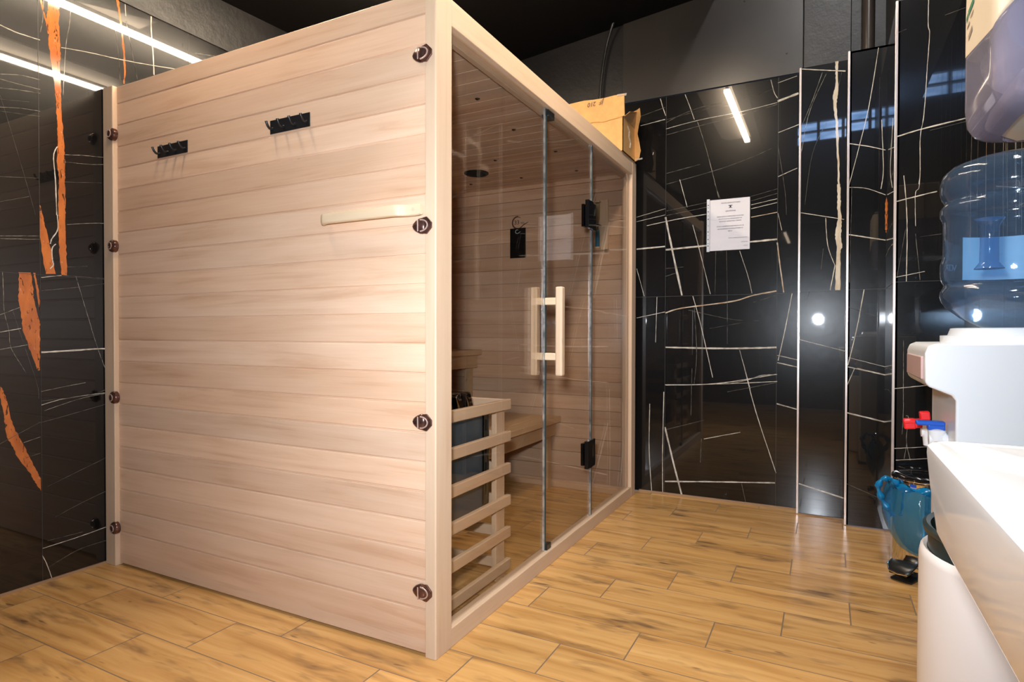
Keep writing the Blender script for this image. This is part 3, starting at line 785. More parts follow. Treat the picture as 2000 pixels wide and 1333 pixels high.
# grab bar on the side panel
gb = MB(); pts = [(-.425, .0, 1.343), (-.425, -.014, 1.343), (-.408, -.034, 1.344), (-.13, -.036, 1.345), (-.105, -.022, 1.345), (-.046, -.018, 1.345), (-.046, 0, 1.345)]
def bar(path, hz):
    # horizontal profile in XY extruded in z
    return path
path = catmull([(-.434, -.004), (-.431, -.018), (-.418, -.029), (-.395, -.033), (-.26, -.034), (-.135, -.034), (-.115, -.027), (-.095, -.018), (-.07, -.015), (-.044, -.015)], 5)
rings = []
for i, (px_, py_) in enumerate(path):
    a = path[max(i - 1, 0)]; b = path[min(i + 1, len(path) - 1)]; t = Vector((b[0] - a[0], b[1] - a[1])).normalized(); nn = Vector((t.y, -t.x))
    th, hh = .0085, .0175
    ends = min(1, .72 + i * .07, .86 + (len(path) - 1 - i) * .05)
    ring = []
    for k in range(16):
        q = 2 * PI * k / 16; c_, s_ = math.cos(q), math.sin(q); sc = (abs(c_) ** 4 + abs(s_) ** 4) ** -.25
        ring.append((px_ + nn.x * th * c_ * sc, py_ + nn.y * th * c_ * sc, 1.345 + hh * s_ * sc * ends))
    rings.append(ring)
gb.loft(rings); go = obj('grab_bar', gb, M_W_PALE, sauna, smooth=True)
sw = MB(); sw.lathe((-.068, -.0232, 1.346), [(.006, 0), (.006, -.0006), (.001, -.0008)], 12, axis=1); obj('screw_plug', sw, M_W_PALEV, go)
# latches
def latch(x, z, s, flip):
    t = MB()
    # lever half: rounded shell on the panel side
    ring = []
    n = 14; rings = []
    for i, (k, d) in enumerate(((1.0, 0), (.97, .004), (.8, .008), (.4, .0105), (.05, .011))):
        r = []
        for j in range(n):
            a = 2 * PI * j / n; ca = math.cos(a); u = (ca * .034 if ca < 0 else ca * .016) * k - .006; v = math.sin(a) * .025 * k * (1 - .25 * max(0, -ca))
            r.append((x + u * flip * s, -.002 - d, z + v * s))
        rings.append(r)
    t.loft(rings)
    t2 = MB(); hexa = [(.0, -.024), (.014, -.026), (.032, -.008), (.032, .008), (.014, .026), (.0, .024)]
    poly = [(x + u * flip * s, z + v * s) for u, v in hexa]
    t2.prism(poly, 1, -.0025, -.0085)
    lo = obj('latch', t2, M_BRONZE, sauna, bevel=.0015)
    obj('latch_lever', t, M_BRONZE, lo, smooth=True)
    l = MB(); l.tube([(x + (-.006 + .026 * math.sin(a)) * flip * s, -.012, z + .017 * math.cos(a) * s) for a in [PI * q / 12 for q in range(13)]], .0022, 8)
    l.tube([(x + (-.012) * flip * s, -.0155, z - .017 * s), (x - .012 * flip * s, -.0165, z + .017 * s)], .002, 8)
    obj('latch_loop', l, M_LOOP, lo, smooth=True)
for z in (1.808, 1.298, .710, .197): latch(-.045, z, 1.0, 1)
for z in (1.798, 1.336, .706, .160):
    k = MB(); k.lathe((-1.607, -.020, z), [(.026, .012), (.026, .001), (.024, -.004), (.017, -.010), (.007, -.013), (.0005, -.0135)], 20, axis=1)
    ko = obj('latch', k, M_BRONZE, sauna, smooth=True)
    l = MB(); l.tube([(-1.607 + .014 * math.cos(a), -.032, z + .014 * math.sin(a)) for a in [2 * PI * q / 12 for q in range(13)]], .002, 6); obj('latch_loop', l, M_LOOP, ko, smooth=True)
# logo burnt into the far panel
lg = MB()
def arc_band(mb, cx, cz, r0, r1, a0, a1, y, wmax, n=26):
    V = []
    for i in range(n + 1):
        t = i / n; a = math.radians(a0 + (a1 - a0) * t); r = r0 + (r1 - r0) * t; w_ = wmax * math.sin(PI * min(1, t * .93 + .05)) * .5 + .0008
        V.append(((cx + (r + w_) * math.cos(a), cz + (r + w_) * math.sin(a)), (cx + (r - w_) * math.cos(a), cz + (r - w_) * math.sin(a))))
    for i in range(n):
        mb._f([mb.bm.verts.new((p[0], y, p[1])) for p in (V[i][0], V[i + 1][0], V[i + 1][1], V[i][1])])
cx, cz = -.772, 1.702
arc_band(lg, cx, cz, .034, .040, 50, 300, 2.0505, .006); arc_band(lg, cx + .004, cz, .040, .046, 90, 275, 2.0503, .006)
def swoosh(mb, pts, wd, y):
    q = catmull(pts, 8); n = len(q)
    for i in range(n - 1):
        w0 = wd * math.sin(PI * (i + .3) / n) + .0008; w1 = wd * math.sin(PI * (i + 1.2) / n) + .0008
        mb._f([mb.bm.verts.new(p) for p in ((q[i][0], y, q[i][1] + w0), (q[i + 1][0], y, q[i + 1][1] + w1), (q[i + 1][0], y, q[i + 1][1] - w1), (q[i][0], y, q[i][1] - w0))])
swoosh(lg, [(cx - .012, cz - .036), (cx + .015, cz - .040), (cx + .045, cz - .018), (cx + .078, cz - .004)], .004, 2.0501)
lo = obj('logo_mark', lg, M_BURN, sauna)
text_obj('logo_text', '33', .040, M_BURN, lo, (cx - .026, 2.0500, cz - .014), (1, 0, 0), (0, 0, 1))
text_obj('logo_text', 'spa', .020, M_BURN, lo, (cx + .022, 2.0500, cz - .010), (1, 0, 0), (0, 0, 1))

# benches
def bench(x0, x1, zt, label, skirt, BY):
    t = thing('bench', label, 'bench', ((x0 + x1) / 2, 1.05, 0.0))
    s = MB(); n = int(round((x1 - x0) / .09)); wd = (x1 - x0) / n
    for i in range(n): s.box((x0 + wd * i + .003, BY, zt - .022), (x0 + wd * (i + 1) - .003, 2.03, zt))
    obj('seat', s, M_BENCH, t, bevel=.003)
    f = MB(); f.box((x1 - .012, BY, zt - .036), (x1, 2.03, zt)); f2 = MB(); f2.box((x1 - .06, BY + .01, zt - .036 - skirt), (x1 - .035, 2.03, zt - .036))
    obj('front_rail', f, M_BENCH, t, bevel=.003); obj('apron', f2, M_BENCH, t, bevel=.002)
    for y in (BY + .03, 1.99):
        sp = MB(); sp.box((x0 + .02, y - .02, 0.0), (x0 + .06, y + .02, zt - .022)); sp.box((x1 - .10, y - .02, 0.0), (x1 - .06, y + .02, zt - .022)); sp.box((x0 + .02, y - .018, zt - .08), (x1 - .06, y + .018, zt - .022)); obj('support', sp, M_BENCH, t)
bench(-1.02, -.453, .455, 'low wooden sauna bench in front, seen through the glass door', .085, .70)
bench(-1.585, -1.03, .866, 'high wooden sauna bench along the rear wall of the cabin', .085, .05)

# heater and its guard
ht = thing('sauna_heater', 'dark grey sauna heater box behind the slatted guard', 'sauna heater', (-.36, .33, .20))
b = MB(); b.box((-.43, .085, .24), (-.17, .565, .655)); obj('body', b, M_HEAT, ht, bevel=.006)
for i, (y, a) in enumerate(((.36, .35), (.43, .35), (.50, .35))):
    pl = MB(); pl.box((-.32, y - .012, .640), (-.185, y + .022, .752), Matrix.Rotation(a, 3, 'X')); obj('top_deflector', pl, M_MIRRK, ht, bevel=.008)
br = MB(); br.box((-.175, .573, .30), (-.171, .607, .665)); br.box((-.21, .573, .30), (-.171, .576, .665)); br.box((-.20, .612, .30), (-.171, .615, .665)); br.box((-.185, .606, .30), (-.181, .612, .665))
bo = obj('mounting_bracket', br, M_ZINC, ht)
for z in (.335, .42, .50, .59):
    c = MB(); c.prism([(.584, z), (.596, z), (.596, z + .045), (.584, z + .045)], 0, -.1708, -.1702); obj('slot', c, M_BLACKP, bo)
obj('bottom_grille', MB().box((-.41, .12, .225), (-.22, .55, .241)), M_BLACK, ht)
for y in (.15, .50):
    obj('leg', MB().box((-.42, y - .012, 0.0), (-.39, y + .012, .24)), M_BLACK, ht)
gd = thing('heater_guard', 'slatted wooden guard rail around the heater, just inside the glass', 'guard rail', (-.3, .4, 0))
for i in range(6):
    zt = .713 - .1285 * i
    obj('slat', MB().box((-.118, .05, zt - .041), (-.098, .668, zt)), M_W_Y, gd, bevel=.003)
    obj('slat', MB().box((-.46, .640, zt - .041), (-.119, .660, zt)), M_W_X, gd, bevel=.003)
for x, y in ((-.141, .582), (-.141, .07), (-.47, .570)): obj('post', MB().box((x, y, 0.0), (x + .022, y + .070, .70)), M_W_V, gd, bevel=.002)

# control panel, sand timer
cp = thing('control_panel', 'black glass sauna control panel below the burnt logo', 'control panel', (-.767, 2.045, 1.567))
obj('body', MB().box((-.823, 2.040, 1.468), (-.712, 2.0515, 1.662)), M_GLOSSK, cp, bevel=.002)
l2 = MB(); arc_band(l2, -.770, 1.640, .011, .013, 50, 300, 2.0395, .003); swoosh(l2, [(-.774, 1.628), (-.766, 1.627), (-.755, 1.633), (-.747, 1.639)], .0014, 2.0394); obj('logo_mark', l2, M_PALEINK, cp)
st = thing('sand_timer', 'wooden sand timer with blue sand on the far wall', 'sand timer', (-.205, 2.04, 1.62))
obj('back_board', MB().box((-.245, 2.040, 1.485), (-.150, 2.0515, 1.79)), M_W_PALEV, st, bevel=.003)
obj('side_slat', MB().box((-.165, 2.028, 1.485), (-.150, 2.040, 1.79)), M_W_PALEV, st, bevel=.002)
tb = MB(); tb.lathe((-.212, 2.020, 0), [(.014, 1.50), (.014, 1.585), (.004, 1.628), (.004, 1.634), (.014, 1.67), (.014, 1.77)], 16); to = obj('glass_tube', tb, M_TIMERG, st, smooth=True)
tb = MB(); tb.lathe((-.212, 2.020, 0), [(.0122, 1.503), (.0122, 1.60), (.0115, 1.602)], 16); obj('sand', tb, M_SAND, to, smooth=True)
obj('clip', MB().box((-.232, 2.004, 1.628), (-.192, 2.040, 1.635)), M_BLACKP, st, bevel=.002)
obj('cap', MB().box((-.228, 2.006, 1.492), (-.196, 2.040, 1.502)), M_W_PALE, st); obj('cap', MB().box((-.228, 2.006, 1.770), (-.196, 2.040, 1.780)), M_W_PALE, st)

# hook racks
def hook_rack(x0, x1, label):
    t = thing('hook_rack', label, 'hook rack', ((x0 + x1) / 2, 0, 1.69), 'hook racks on the sauna side')
    obj('plate', MB().box((x0, -.0035, 1.666), (x1, -.0003, 1.713)), M_BLACK, t, bevel=.001)
    for k in range(4):
        x = x0 + .014 + (x1 - x0 - .026) * k / 3
        h = MB(); h.tube([(x, -.003, 1.684), (x, -.010, 1.680), (x, -.018, 1.681), (x, -.025, 1.687), (x, -.030, 1.696), (x, -.032, 1.702)], [.0042, .0042, .0044, .0044, .0042, .0046], 10)
        obj('hook', h, M_BLACK, t, smooth=True)
hook_rack(-1.327, -1.143, 'black four-hook rack nearer the left wall')
hook_rack(-.694, -.507, 'black four-hook rack above the wooden grab bar')

# ------------------------------------------------------------------ cardboard box on the roof
bx = thing('cardboard_box', 'open cardboard box standing on the end of the sauna roof', 'box', (-.22, 1.97, 2.001))
X0, X1, Y0, Y1, Z0, Z1 = -.46, .006, 1.822, 2.085, 2.001, 2.195
m = MB(); m.box((X0, Y0, Z0), (X1, Y1, Z0 + .004)); m.box((X0, Y0, Z0), (X1, Y0 + .004, Z1)); m.box((X0, Y1 - .004, Z0), (X1, Y1, Z1)); m.box((X0, Y0, Z0), (X0 + .004, Y1, Z1)); m.box((X1 - .004, Y0, Z0), (X1, Y1, Z1))
m.tube([(-.24, Y0 - .001, 2.186), (-.16, Y0 - .003, 2.188), (-.11, Y0 - .002, 2.181), (-.03, Y0 - .003, 2.190), (.004, Y0 - .001, 2.192)], .0025, 6)
obj('body', m, M_CARD, bx)
fl = MB(); n = 8; A = [(X0 + (X1 + .01 - X0) * i / n, Y0 + .001 - .006 * math.sin(i * .9), Z1) for i in range(n + 1)]
B = [(p[0], Y0 - .012 + .004 * math.sin(i * 1.3), Z1 + .118 + .002 * math.sin(i * 2)) for i, p in enumerate(A)]
fl.loft([A, B], False, False); ff = obj('flap', fl, M_CARD, bx, solid=.004)
text_obj('handwriting', 'JF  210', .034, M_MARKER, ff, (-.105, Y0 - .0145, 2.300), (-1, 0, -.03), (0, .0, -1), depth=.0006, shear=.2)
fl = MB(); fl.loft([[(X1, Y0 + .01, Z1), (X1, Y1, Z1)], [(X1 + .030, Y0 + .03, Z1 + .03), (X1 + .012, Y1 - .02, Z1 + .10)]], False, False) ; obj('flap', fl, M_CARDD, bx, solid=.004)
fl = MB(); rows = []
for i in range(7):
    z = 2.0 + .30 * i / 6; bulge = .010 * math.sin(i * 1.5)
    rows.append([(X1 - .01, Y1 - .02, z), (X1 + .012 + bulge * .5, Y1 - .035, z), (X1 + .030 + bulge, Y1 - .05, z + .004)])
fl.loft(rows, False, False); obj('flap', fl, M_CARD, bx, solid=.004)
fl = MB(); fl.loft([[(X0, Y1, Z1), (X1, Y1, Z1)], [(X0, Y1 + .05, Z1 + .09), (X1, Y1 + .05, Z1 + .09)]], False, False); obj('flap', fl, M_CARDD, bx, solid=.004)
tp = MB(); tp.loft([[(X1 - .03, Y0 - .016, 2.305), (X1 + .022, Y0 - .018, 2.300)], [(X1 - .03, Y0 - .014, 2.316), (X1 + .024, Y0 - .014, 2.314)]], False, False); obj('tape', tp, M_TAPE, bx, solid=.003)
tp = MB(); tp.tube([(X1, 1.90, 2.165), (X1 + .004, 1.93, 2.14), (X1 + .002, 1.925, 2.11), (X1 + .005, 1.95, 2.08), (X1 + .003, 1.945, 2.05)], .004, 6); obj('tape', tp, M_TAPE, bx)
tp = MB(); tp.tube([(X1 + .012, 2.03, 2.004), (X1 + .035, 2.035, 2.004), (X1 + .05, 2.04, 2.008)], .005, 8); obj('tape', tp, M_TAPE, bx)

# cable and pipe above
cb = MB(); cp_ = [(-.255, 2.16, 2.0), (-.252, 2.16, 2.30), (-.248, 2.158, 2.46), (-.232, 2.155, 2.62), (-.205, 2.15, 2.76), (-.165, 2.13, 2.86), (-.12, 2.10, 2.93)]
cb.tube(catmull(cp_, 5), .0085, 12); tag(obj('cable', cb, M_BLACKP, None, smooth=True), 'black cable curving from the ceiling down behind the box', 'cable')
pp = MB(); pp.lathe((1.205, 2.11, 0), [(.030, 2.402), (.036, 2.403), (.036, 2.412), (.029, 2.416), (.029, 4.29)], 24); tag(obj('drain_pipe', pp, simple('painted_pipe', (0.035, 0.028, 0.025), 0.3), None, smooth=True), 'black painted vertical pipe above the middle pier', 'pipe')

# ------------------------------------------------------------------ paper notice on the back wall
nt = thing('paper_notice', 'white printed notice in a punched plastic sleeve on marble wall', 'notice', (.52, YB - .004, 1.6))
obj('sheet', MB().box((.418, YB - .0042, 1.458), (.636, YB - .0036, 1.753)), M_PAPER, nt)
sl = obj('sleeve', MB().box((.400, YB - .0056, 1.454), (.641, YB - .0048, 1.760)), M_SLEEVE, nt)
obj('punched_strip', MB().box((.400, YB - .0046, 1.454), (.4165, YB - .0040, 1.760)), simple('strip_white', (0.70, 0.72, 0.76), 0.4), nt)
for k, z in enumerate((1.725, 1.710, 1.688, 1.664, 1.644, 1.606, 1.570, 1.550, 1.526, 1.502, 1.488)):
    c = MB(); c.lathe((.408, YB - .0059, z), [(.0022 if k % 2 else .0032, 0), (.0022 if k % 2 else .0032, .0003)], 10, axis=1); obj('punch_hole', c, M_BLACKP, nt)
yy = YB - .0047
def line(body, x, z, size, al='CENTER', parent=nt):
    return text_obj('printed_line', body, size, M_INK, parent, (x, yy - .0012, z), (1, 0, 0), (0, 0, 1), depth=.0001, align=al)
line('PALMA GORA FITTNESS', .532, 1.727, .0098)
em = MB()
for s_ in (-1, 1):
    em.box((.531 + s_ * .001 - .011, yy - .0014, 1.706), (.531 + s_ * .001 + .011, yy - .0011, 1.7085), Matrix.Rotation(s_ * .8, 3, 'Y'))
em.box((.520, yy - .0014, 1.7125), (.542, yy - .0011, 1.716)); em.box((.528, yy - .0014, 1.701), (.534, yy - .0011, 1.712)); obj('emblem', em, M_INK, nt)
line('OBAVEŠTENJE', .532, 1.680, .0090)
for body, z in (('ZABRANJENO KORIŠĆENJE SAUNE BEZ', 1.650), ('DA STE SE JAVILI ZAPOSLENIM NA', 1.636), ('RECEPCIJI I REZERVISALI TERMIN', 1.622), ('SVAKO NEPOŠTOVANJE PRAVILA ĆE SE', 1.593), ('SANKCIONISATI SA ISKLJUČENJEM IZ', 1.579), ('SPA-A', 1.565)): line(body, .530, z, .0084)
line('HVALA UNAPRED NA RAZUMEVANJU', .625, 1.525, .0062, 'RIGHT'); line('VAŠ SPA TIM', .625, 1.499, .0062, 'RIGHT'); line('UPRAVA', .625, 1.478, .0056, 'RIGHT')

# ------------------------------------------------------------------ water cooler
CY0, CY1 = .015, .325
wc = thing('water_cooler', 'white floor-standing water cooler with red and blue taps', 'water cooler', (1.37, .17, 0))
prof = [(1.259, .02), (1.259, .842), (1.252, .852), (1.214, .868), (1.207, .876), (1.206, .938), (1.211, .952), (1.224, .958), (1.50, .962), (1.505, .955), (1.505, .02)]
m = MB(); m.prism(prof, 1, CY0, CY1); body = obj('body', m, M_WHITEP, wc, bevel=.010, seg=4)
m = MB(); m.lathe((1.385, .168, 0), [(.132, .955), (.132, .974), (.118, .975), (.113, .990), (.104, .991), (.08, .975), (.03, .972)], 48, cap=False); obj('bottle_collar', m, M_WHITEP, wc, smooth=True)
obj('front_panel', MB().box((1.2025, CY0 + .03, .882), (1.207, CY1 - .03, .930)), simple('panel_pink', (0.62, 0.42, 0.40), 0.3), wc, bevel=.002)
obj('base', MB().box((1.245, CY0 + .01, 0.0), (1.50, CY1 - .01, .022)), M_BLACKP, wc)
for y, mm, nm, rr in ((.105, M_BLUE, 'blue', 0.0), (.225, M_RED, 'red', -.10)):
    m = MB(); m.lathe((1.240, y, 0), [(.010, .715), (.012, .735), (.016, .745), (.017, .768), (.010, .772)], 16)
    m.tube([(1.262, y, .748), (1.225, y, .748)], .013, 12); m.lathe((1.252, y, .748), [(.018, -.004), (.018, .004)], 12, axis=0)
    qx, qz = (0, 0) if nm == 'blue' else (.012, .012)
    tp_ = obj('tap', m, M_WHITEP, wc, smooth=True); tp_['label'] = '%s lever tap' % nm
    m = MB(); R = Matrix.Rotation(rr, 3, 'Y')
    m.box((1.201 - qx, y - .012, .778 - qz), (1.254 - qx, y + .012, .788 - qz), R); m.box((1.222 - qx, y - .010, .768 - qz), (1.254 - qx, y + .010, .783 - qz), R)
    if nm == 'red': m.box((1.190, y - .011, .752), (1.214, y + .011, .776), R); m.box((1.222, y - .012, .775), (1.242, y + .012, .795), R)
    obj('tap_lever', m, mm, tp_, bevel=.003)
# bottle
bt = thing('water_bottle', 'large ribbed blue water bottle upside down on the cooler', 'water bottle', (1.385, .168, .975))
bp = [(.028, .955), (.030, .985), (.060, .993), (.095, 1.012), (.122, 1.036), (.131, 1.050), (.134, 1.062), (.133, 1.072), (.128, 1.080), (.1265, 1.088), (.131, 1.096), (.1335, 1.106), (.1335, 1.132), (.131, 1.142), (.1285, 1.150), (.1285, 1.225),
      (.131, 1.232), (.1345, 1.240), (.1345, 1.254), (.131, 1.260), (.127, 1.266), (.127, 1.272), (.132, 1.280), (.135, 1.292), (.135, 1.312), (.130, 1.330), (.116, 1.344), (.09, 1.354), (.05, 1.359), (.001, 1.360)]
m = MB(); m.lathe((1.385, .168, 0), bp, 64, cap=False); obj('shell', m, M_BOTTLE, bt, smooth=True)
# grip: a moulded bar across a recess on the camera side
ga = math.radians(237)
m = MB(); cxg, cyg = 1.385 + .118 * math.cos(ga), .168 + .118 * math.sin(ga)
m.tube([(cxg, cyg, 1.112), (cxg, cyg, 1.125), (cxg, cyg, 1.165), (cxg, cyg, 1.20), (cxg, cyg, 1.215)], [.026, .017, .016, .017, .026], 16); obj('grip', m, M_BOTTLE, bt, smooth=True)
m = MB(); m.lathe((1.385, .168, 0), [(.1250, 1.105), (.1250, 1.205)], 40, cap=False, a0=math.radians(8), a1=math.radians(128)); obj('label', m, M_CREAMLAB, bt, smooth=True)

aa = math.radians(150)
for k_, ch in enumerate('VODA'):
    a_ = aa - .085 * (3 - k_); text_obj('embossed_text', ch, .022, simple('bottle_emboss', (0.10, 0.16, 0.24), .4), bt, (1.385 + .1262 * math.cos(a_), .168 + .1262 * math.sin(a_), 1.125), (-math.sin(a_), math.cos(a_), 0), (0, 0, 1), depth=.0003)
# ------------------------------------------------------------------ towel dispenser on the right wall
dp = thing('towel_dispenser', 'white and smoky lilac paper towel dispenser above water bottle', 'paper towel dispenser', (1.45, .2, 1.6))
def rrect(x0, x1, y0, y1, r, z, n=6):
    pts = []
    for (cx_, cy_, a0) in ((x0 + r, y1 - r, 90), (x0 + r, y0 + r, 180)):
        for i in range(n + 1):
            a = math.radians(a0 + 90 * i / n); pts.append((cx_ + r * math.cos(a), cy_ + r * math.sin(a), z))
    pts.append((x1, y0, z)); pts.insert(0, (x1, y1, z)); return pts
DX, DY0, DY1 = 1.322, .02, .40
secs = []
for z, ins in ((1.437, .060), (1.442, .036), (1.455, .016), (1.480, .004), (1.52, 0), (1.62, 0), (1.75, 0), (1.85, .002)):
    secs.append(rrect(DX + ins, XR - .002, DY0 + ins, DY1 - ins * .7, .06, z))
def cover_split(upper):
    # cover surface; the boundary between cream shell and smoky window is a sloping curve
    m = MB(); R = [[m.bm.verts.new(p) for p in r] for r in secs]; return m
m = MB(); fine = []
zs = [s_[0][2] for s_ in secs]
def sec_at(z):
    for i in range(len(zs) - 1):
        if zs[i] <= z <= zs[i + 1]:
            t = (z - zs[i]) / (zs[i + 1] - zs[i]); return [tuple(a + (b - a) * t for a, b in zip(p, q)) for p, q in zip(secs[i], secs[i + 1])]
    return secs[-1]
Z = [1.437, 1.85]
m.loft([sec_at(z) for z in Z], False, False)
low = MB(); up = MB()
bmx = m.bm; bmx.faces.ensure_lookup_table()
def resample(ring, n=60):
    P_ = [Vector(p) for p in ring]; d = [0]
    for a, b in zip(P_, P_[1:]): d.append(d[-1] + (b - a).length)
    out = []
    for i in range(n + 1):
        t = d[-1] * i / n; j = 0
        while j < len(d) - 2 and d[j + 1] < t: j += 1
        f = (t - d[j]) / max(1e-9, d[j + 1] - d[j]); out.append(P_[j].lerp(P_[j + 1], f))
    return out
rings = [resample(sec_at(z)) for z in Z]
def zsplit(i, n=60):
    # i: 0 at the far wall end ... n at the near wall end
    t = i / n
    return 1.655 if t < .3 else (1.655 - .05 * (t - .3) / .38 if t < .68 else 1.605 + .9 * (t - .68) ** 1.3)
def build(mb, lo_fn, hi_fn):
    n = 60
    cols = []
    for i in range(n + 1):
        a, b = lo_fn(i), hi_fn(i); col_ = []
        K = 26
        for k in range(K + 1):
            z = a + (b - a) * (k / K); r = resample(sec_at(min(max(z, 1.437), 1.85)))[i]; col_.append((r.x, r.y, z))
        cols.append(col_)
    mb.loft(cols, False, False)
CACHE = {}
_rs = resample
def resample(ring, n=60):
    key = round(ring[0][2], 5)
    if key not in CACHE: CACHE[key] = _rs(ring, n)
    return CACHE[key]
def zs_(i): return min(zsplit(i), 1.845)
build(low, lambda i: 1.437, zs_); build(up, zs_, lambda i: 1.85)
bmx.free()
obj('smoky_window', low, M_COVER, dp, smooth=True, solid=.002)
sh = obj('cream_shell', up, M_CREAM, dp, smooth=True, solid=.002)
obj('back_plate', MB().box((XR - .006, DY0 + .01, 1.45), (XR - .0005, DY1 - .01, 1.86)), M_CREAM, dp)
obj('top', MB().box((DX + .01, DY0 + .01, 1.852), (XR - .001, DY1 - .01, 1.862)), M_CREAM, dp, bevel=.004)
m = MB(); m.lathe((1.432, .21, 1.62), [(.02, -.12), (.082, -.12), (.084, -.115), (.084, .115), (.082, .12), (.02, .12)], 48, axis=1); obj('paper_roll', m, M_TISSUE, dp, smooth=True)
m = MB(); m.prism([(DX + .035, 1.47), (DX + .10, 1.435), (XR - .03, 1.44), (XR - .03, 1.48), (DX + .10, 1.53), (DX + .05, 1.52)], 1, DY0 + .05, DY1 - .05); obj('outlet', m, M_CREAM, dp, bevel=.012, seg=3)
def mark(y0, y1, z0, z1, wz, mat):
    m = MB(); x = DX - .0024
    m.loft([[(x, y0, z0 - wz), (x, y0, z0 + wz)], [(x, y1, z1 - wz), (x, y1, z1 + wz)]], False, False); return obj('print_mark', m, mat, sh, solid=.0004)
mark(.305, .245, 1.742, 1.748, .007, M_INKG); mark(.325, .310, 1.735, 1.740, .006, M_INKG)
mark(.318, .290, 1.712, 1.716, .0025, simple('grey_ink', (0.30, 0.24, 0.20), .6)); mark(.280, .250, 1.722, 1.725, .002, simple('grey_ink', (0.30, 0.24, 0.20), .6)); mark(.300, .262, 1.682, 1.690, .006, simple('grey_ink', (0.30, 0.24, 0.20), .6))

# ------------------------------------------------------------------ sink
sk = thing('wash_basin', 'white ceramic wall-hung wash basin in the right foreground', 'wash basin', (1.33, -.9, .73))
def basin():
    m = MB(); x0, x1, y0, y1 = 1.130, XR - .001, -1.20, -.610
    def ring(a, z, r, n=6):
        pts = []
        X0_, X1_, Y0_, Y1_ = x0 + a, x1 - a * .3, y0 + a, y1 - a
        for cx_, cy_, s0 in ((X1_ - r, Y1_ - r, 0), (X0_ + r, Y1_ - r, 90), (X0_ + r, Y0_ + r, 180), (X1_ - r, Y0_ + r, 270)):
            for i in range(n + 1):
                t = math.radians(s0 + 90 * i / n); pts.append((cx_ + r * math.cos(t), cy_ + r * math.sin(t), z))
        return pts
    prof_ = [(.10, .708, .03), (.045, .714, .03), (.020, .726, .025), (.010, .748, .020), (.004, .80, .018), (.001, .838, .016), (0.0015, .846, .016), (.006, .8505, .016), (.012, .852, .016), (.022, .8520, .018), (.045, .8515, .022), (.075, .850, .028), (.085, .83, .035), (.10, .80, .05), (.13, .780, .05), (.165, .776, .03)]
    m.loft([ring(a, z, r) for a, z, r in prof_]); return m
obj('bowl', basin(), M_CERAM, sk, smooth=True)
m = MB(); m.lathe((1.33, -.9, .757), [(.03, 0), (.03, .006), (.022, .008), (.001, .008)], 24); obj('drain', m, M_CHROME, sk, smooth=True)
m = MB(); m.tube([(1.33, -.9, .70), (1.33, -.9, .58), (1.36, -.9, .56), (XR, -.9, .56)], .02, 14); obj('trap', m, M_CHROME, sk, smooth=True)

# ------------------------------------------------------------------ bins
wb = thing('waste_bin', 'white round waste bin with dark inner bucket beside the basin', 'waste bin', (1.325, -.30, 0))
m = MB(); m.lathe((1.325, -.30, 0), [(.001, .004), (.150, .004), (.158, .012), (.163, .30), (.162, .618), (.160, .628), (.156, .632), (.151, .628), (.151, .60)], 56, cap=False); obj('body', m, M_BINW, wb, smooth=True)
m = MB(); m.lathe((1.325, -.30, 0), [(.001, .05), (.14, .05), (.150, .62), (.1495, .654), (.156, .658), (.157, .666), (.152, .670), (.146, .666), (.146, .62), (.12, .10), (.001, .09)], 56, cap=False); obj('inner_bucket', m, M_LINER, wb, smooth=True)

pb = thing('pedal_bin', 'chrome pedal bin with black lid in the corner', 'pedal bin', (1.40, 1.45, 0)); PX, PY = 1.386, 1.472; SC = .91
m = MB(); m.lathe((PX, PY, 0), [(.001, .003), (.108, .003), (.110, .022), (.110, .375), (.109, .385)], 56, cap=False); obj('body', m, M_CHROME, pb, smooth=True)
m = MB(); m.lathe((PX, PY, 0), [(.112, 0.0), (.113, .004), (.113, .018), (.110, .022)], 56, cap=False); obj('base_ring', m, M_BLACKP, pb, smooth=True)
m = MB(); m.lathe((PX, PY, 0), [(.1095, .385), (.1145, .388), (.1148, .396), (.111, .400), (.095, .408), (.055, .416), (.001, .419)], 56, cap=False); obj('lid', m, M_GLOSSK, pb, smooth=True)
m = MB(); m.lathe((PX, PY, 0), [(.1150, .386), (.1165, .389), (.1150, .392)], 56, cap=False); obj('rim_band', m, M_CHROME, pb, smooth=True)
R = Matrix.Rotation(math.radians(-14), 3, 'Z')
pa = math.radians(238); pr = Vector((math.cos(pa), math.sin(pa), 0)); pt = Vector((-pr.y, pr.x, 0))
def PP(r, u, z): q = Vector((PX, PY, z)) + pr * r + pt * u; return (q.x, q.y, q.z)
m = MB(); rows = []
for r_, z, hw in ((.100, .052, .030), (.125, .066, .040), (.150, .074, .047), (.175, .066, .046), (.190, .050, .040), (.196, .036, .030)):
    rows.append([PP(r_, u * hw, z - .006 * abs(u)) for u in (-1, -.6, 0, .6, 1)])
m.loft(rows, False, False); po = obj('pedal', m, M_BLACKP, pb, smooth=True, solid=.010)
m = MB(); m.tube([PP(.150, -.048, .068), PP(.178, -.048, .060), PP(.196, -.034, .040), PP(.199, 0, .036), PP(.196, .034, .040)], .004, 8); obj('pedal_edge', m, M_CHROME, po, smooth=True)
m = MB(); m.loft([[PP(.08, -.035, 0), PP(.08, .035, 0), PP(.08, .035, .012), PP(.08, -.035, .012)], [PP(.175, -.04, 0), PP(.175, .04, 0), PP(.175, .04, .008), PP(.175, -.04, .008)]]); obj('foot', m, M_BLACKP, pb, bevel=.002)
sb = MB(); a0 = math.radians(243); sb.lathe((PX, PY, 0), [(.1115, .352), (.1115, .378)], 6, cap=False, a0=a0 - .1, a1=a0 + .1); so = obj('sticker', sb, M_BLUE, pb)
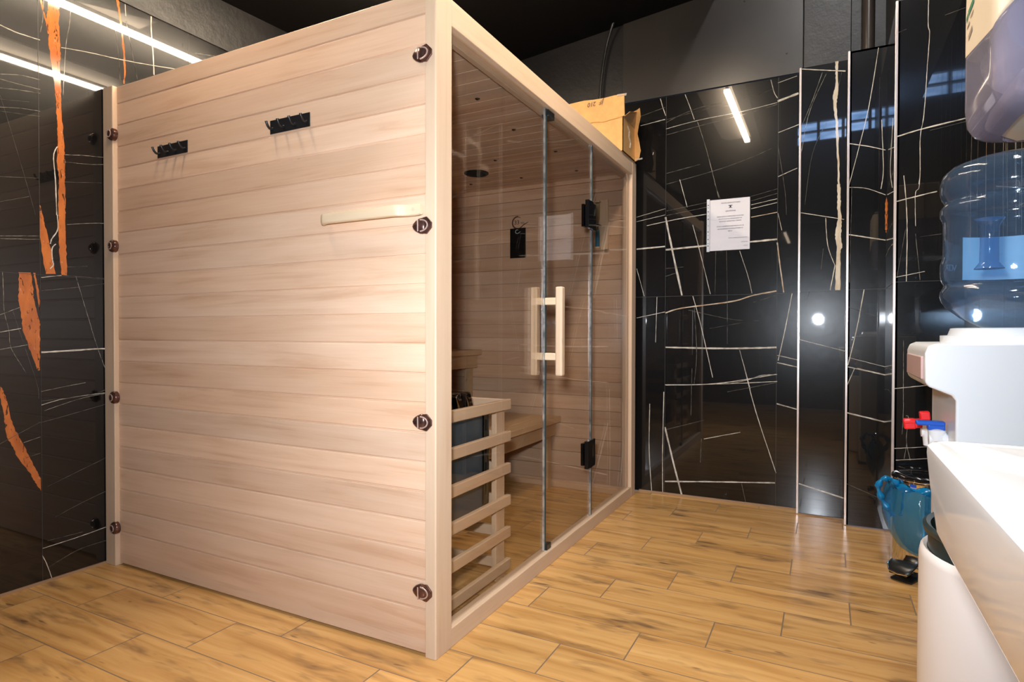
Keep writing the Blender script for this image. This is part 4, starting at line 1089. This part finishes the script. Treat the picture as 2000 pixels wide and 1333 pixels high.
text_obj('sticker_text', 'home', .009, M_WHITEP, so, (PX + .1122 * math.cos(a0 - .075), PY + .1122 * math.sin(a0 - .075) - .0003, .362), (math.cos(a0 + PI / 2), math.sin(a0 + PI / 2), 0), (0, 0, 1), depth=.0002)
# blue bag hanging over the rim
bg = thing('bin_bag', 'blue plastic bag hanging over the rim of the pedal bin', 'bin bag', (PX, PY, .30))
m = MB(); rows = []; n = 72
for k in range(15):
    t = k / 14; r_ = []
    for i in range(n):
        a = 2 * PI * i / n; d = math.cos(a - math.radians(262))
        zt = .352 + .008 * math.sin(5 * a) + .004 * math.sin(13 * a); zb = .20 - .07 * max(0, d) + .03 * math.sin(a * 1.0 + .3)
        z = zt + (zb - zt) * t
        rr = .1135 + (.018 + .022 * max(0, math.cos(a - math.radians(215)))) * math.sin(PI * min(1, t * .9 + .06)) ** .7 + .0018 * math.sin(17 * a + 3 * t) * (1 - t) + (.0025 * math.sin(31 * a) if t < .12 else 0)
        r_.append((PX + rr * math.cos(a), PY + rr * math.sin(a), z))
    rows.append(r_)
m.loft(rows, True, False); obj('skirt', m, M_BAG, bg, smooth=True)
m = MB(); rows = []
for k in range(5):
    t = k / 4; r_ = []
    for i in range(n):
        a = 2 * PI * i / n; rr = .115 + .007 * math.sin(PI * t) + .003 * math.sin(23 * a + 2 * k); z = .345 + .022 * t + .006 * math.sin(9 * a + k)
        r_.append((PX + rr * math.cos(a), PY + rr * math.sin(a), z))
    rows.append(r_)
m.loft(rows, True, False); obj('gathered_edge', m, M_BAGK, bg, smooth=True)
a = math.radians(205); ex, ey = PX + .117 * math.cos(a), PY + .117 * math.sin(a)
m = MB(); loop = [(ex + .01, ey - .01, .365), (ex - .02, ey - .015, .385), (ex - .050, ey - .02, .378), (ex - .062, ey - .024, .345), (ex - .050, ey - .024, .305), (ex - .03, ey - .02, .27), (ex - .008, ey - .012, .235)]
m.tube(catmull(loop, 6, .002), [.010 + .004 * math.sin(i * .9) for i in range(37)], 10); obj('handle_loop', m, M_BAGK, bg, smooth=True)
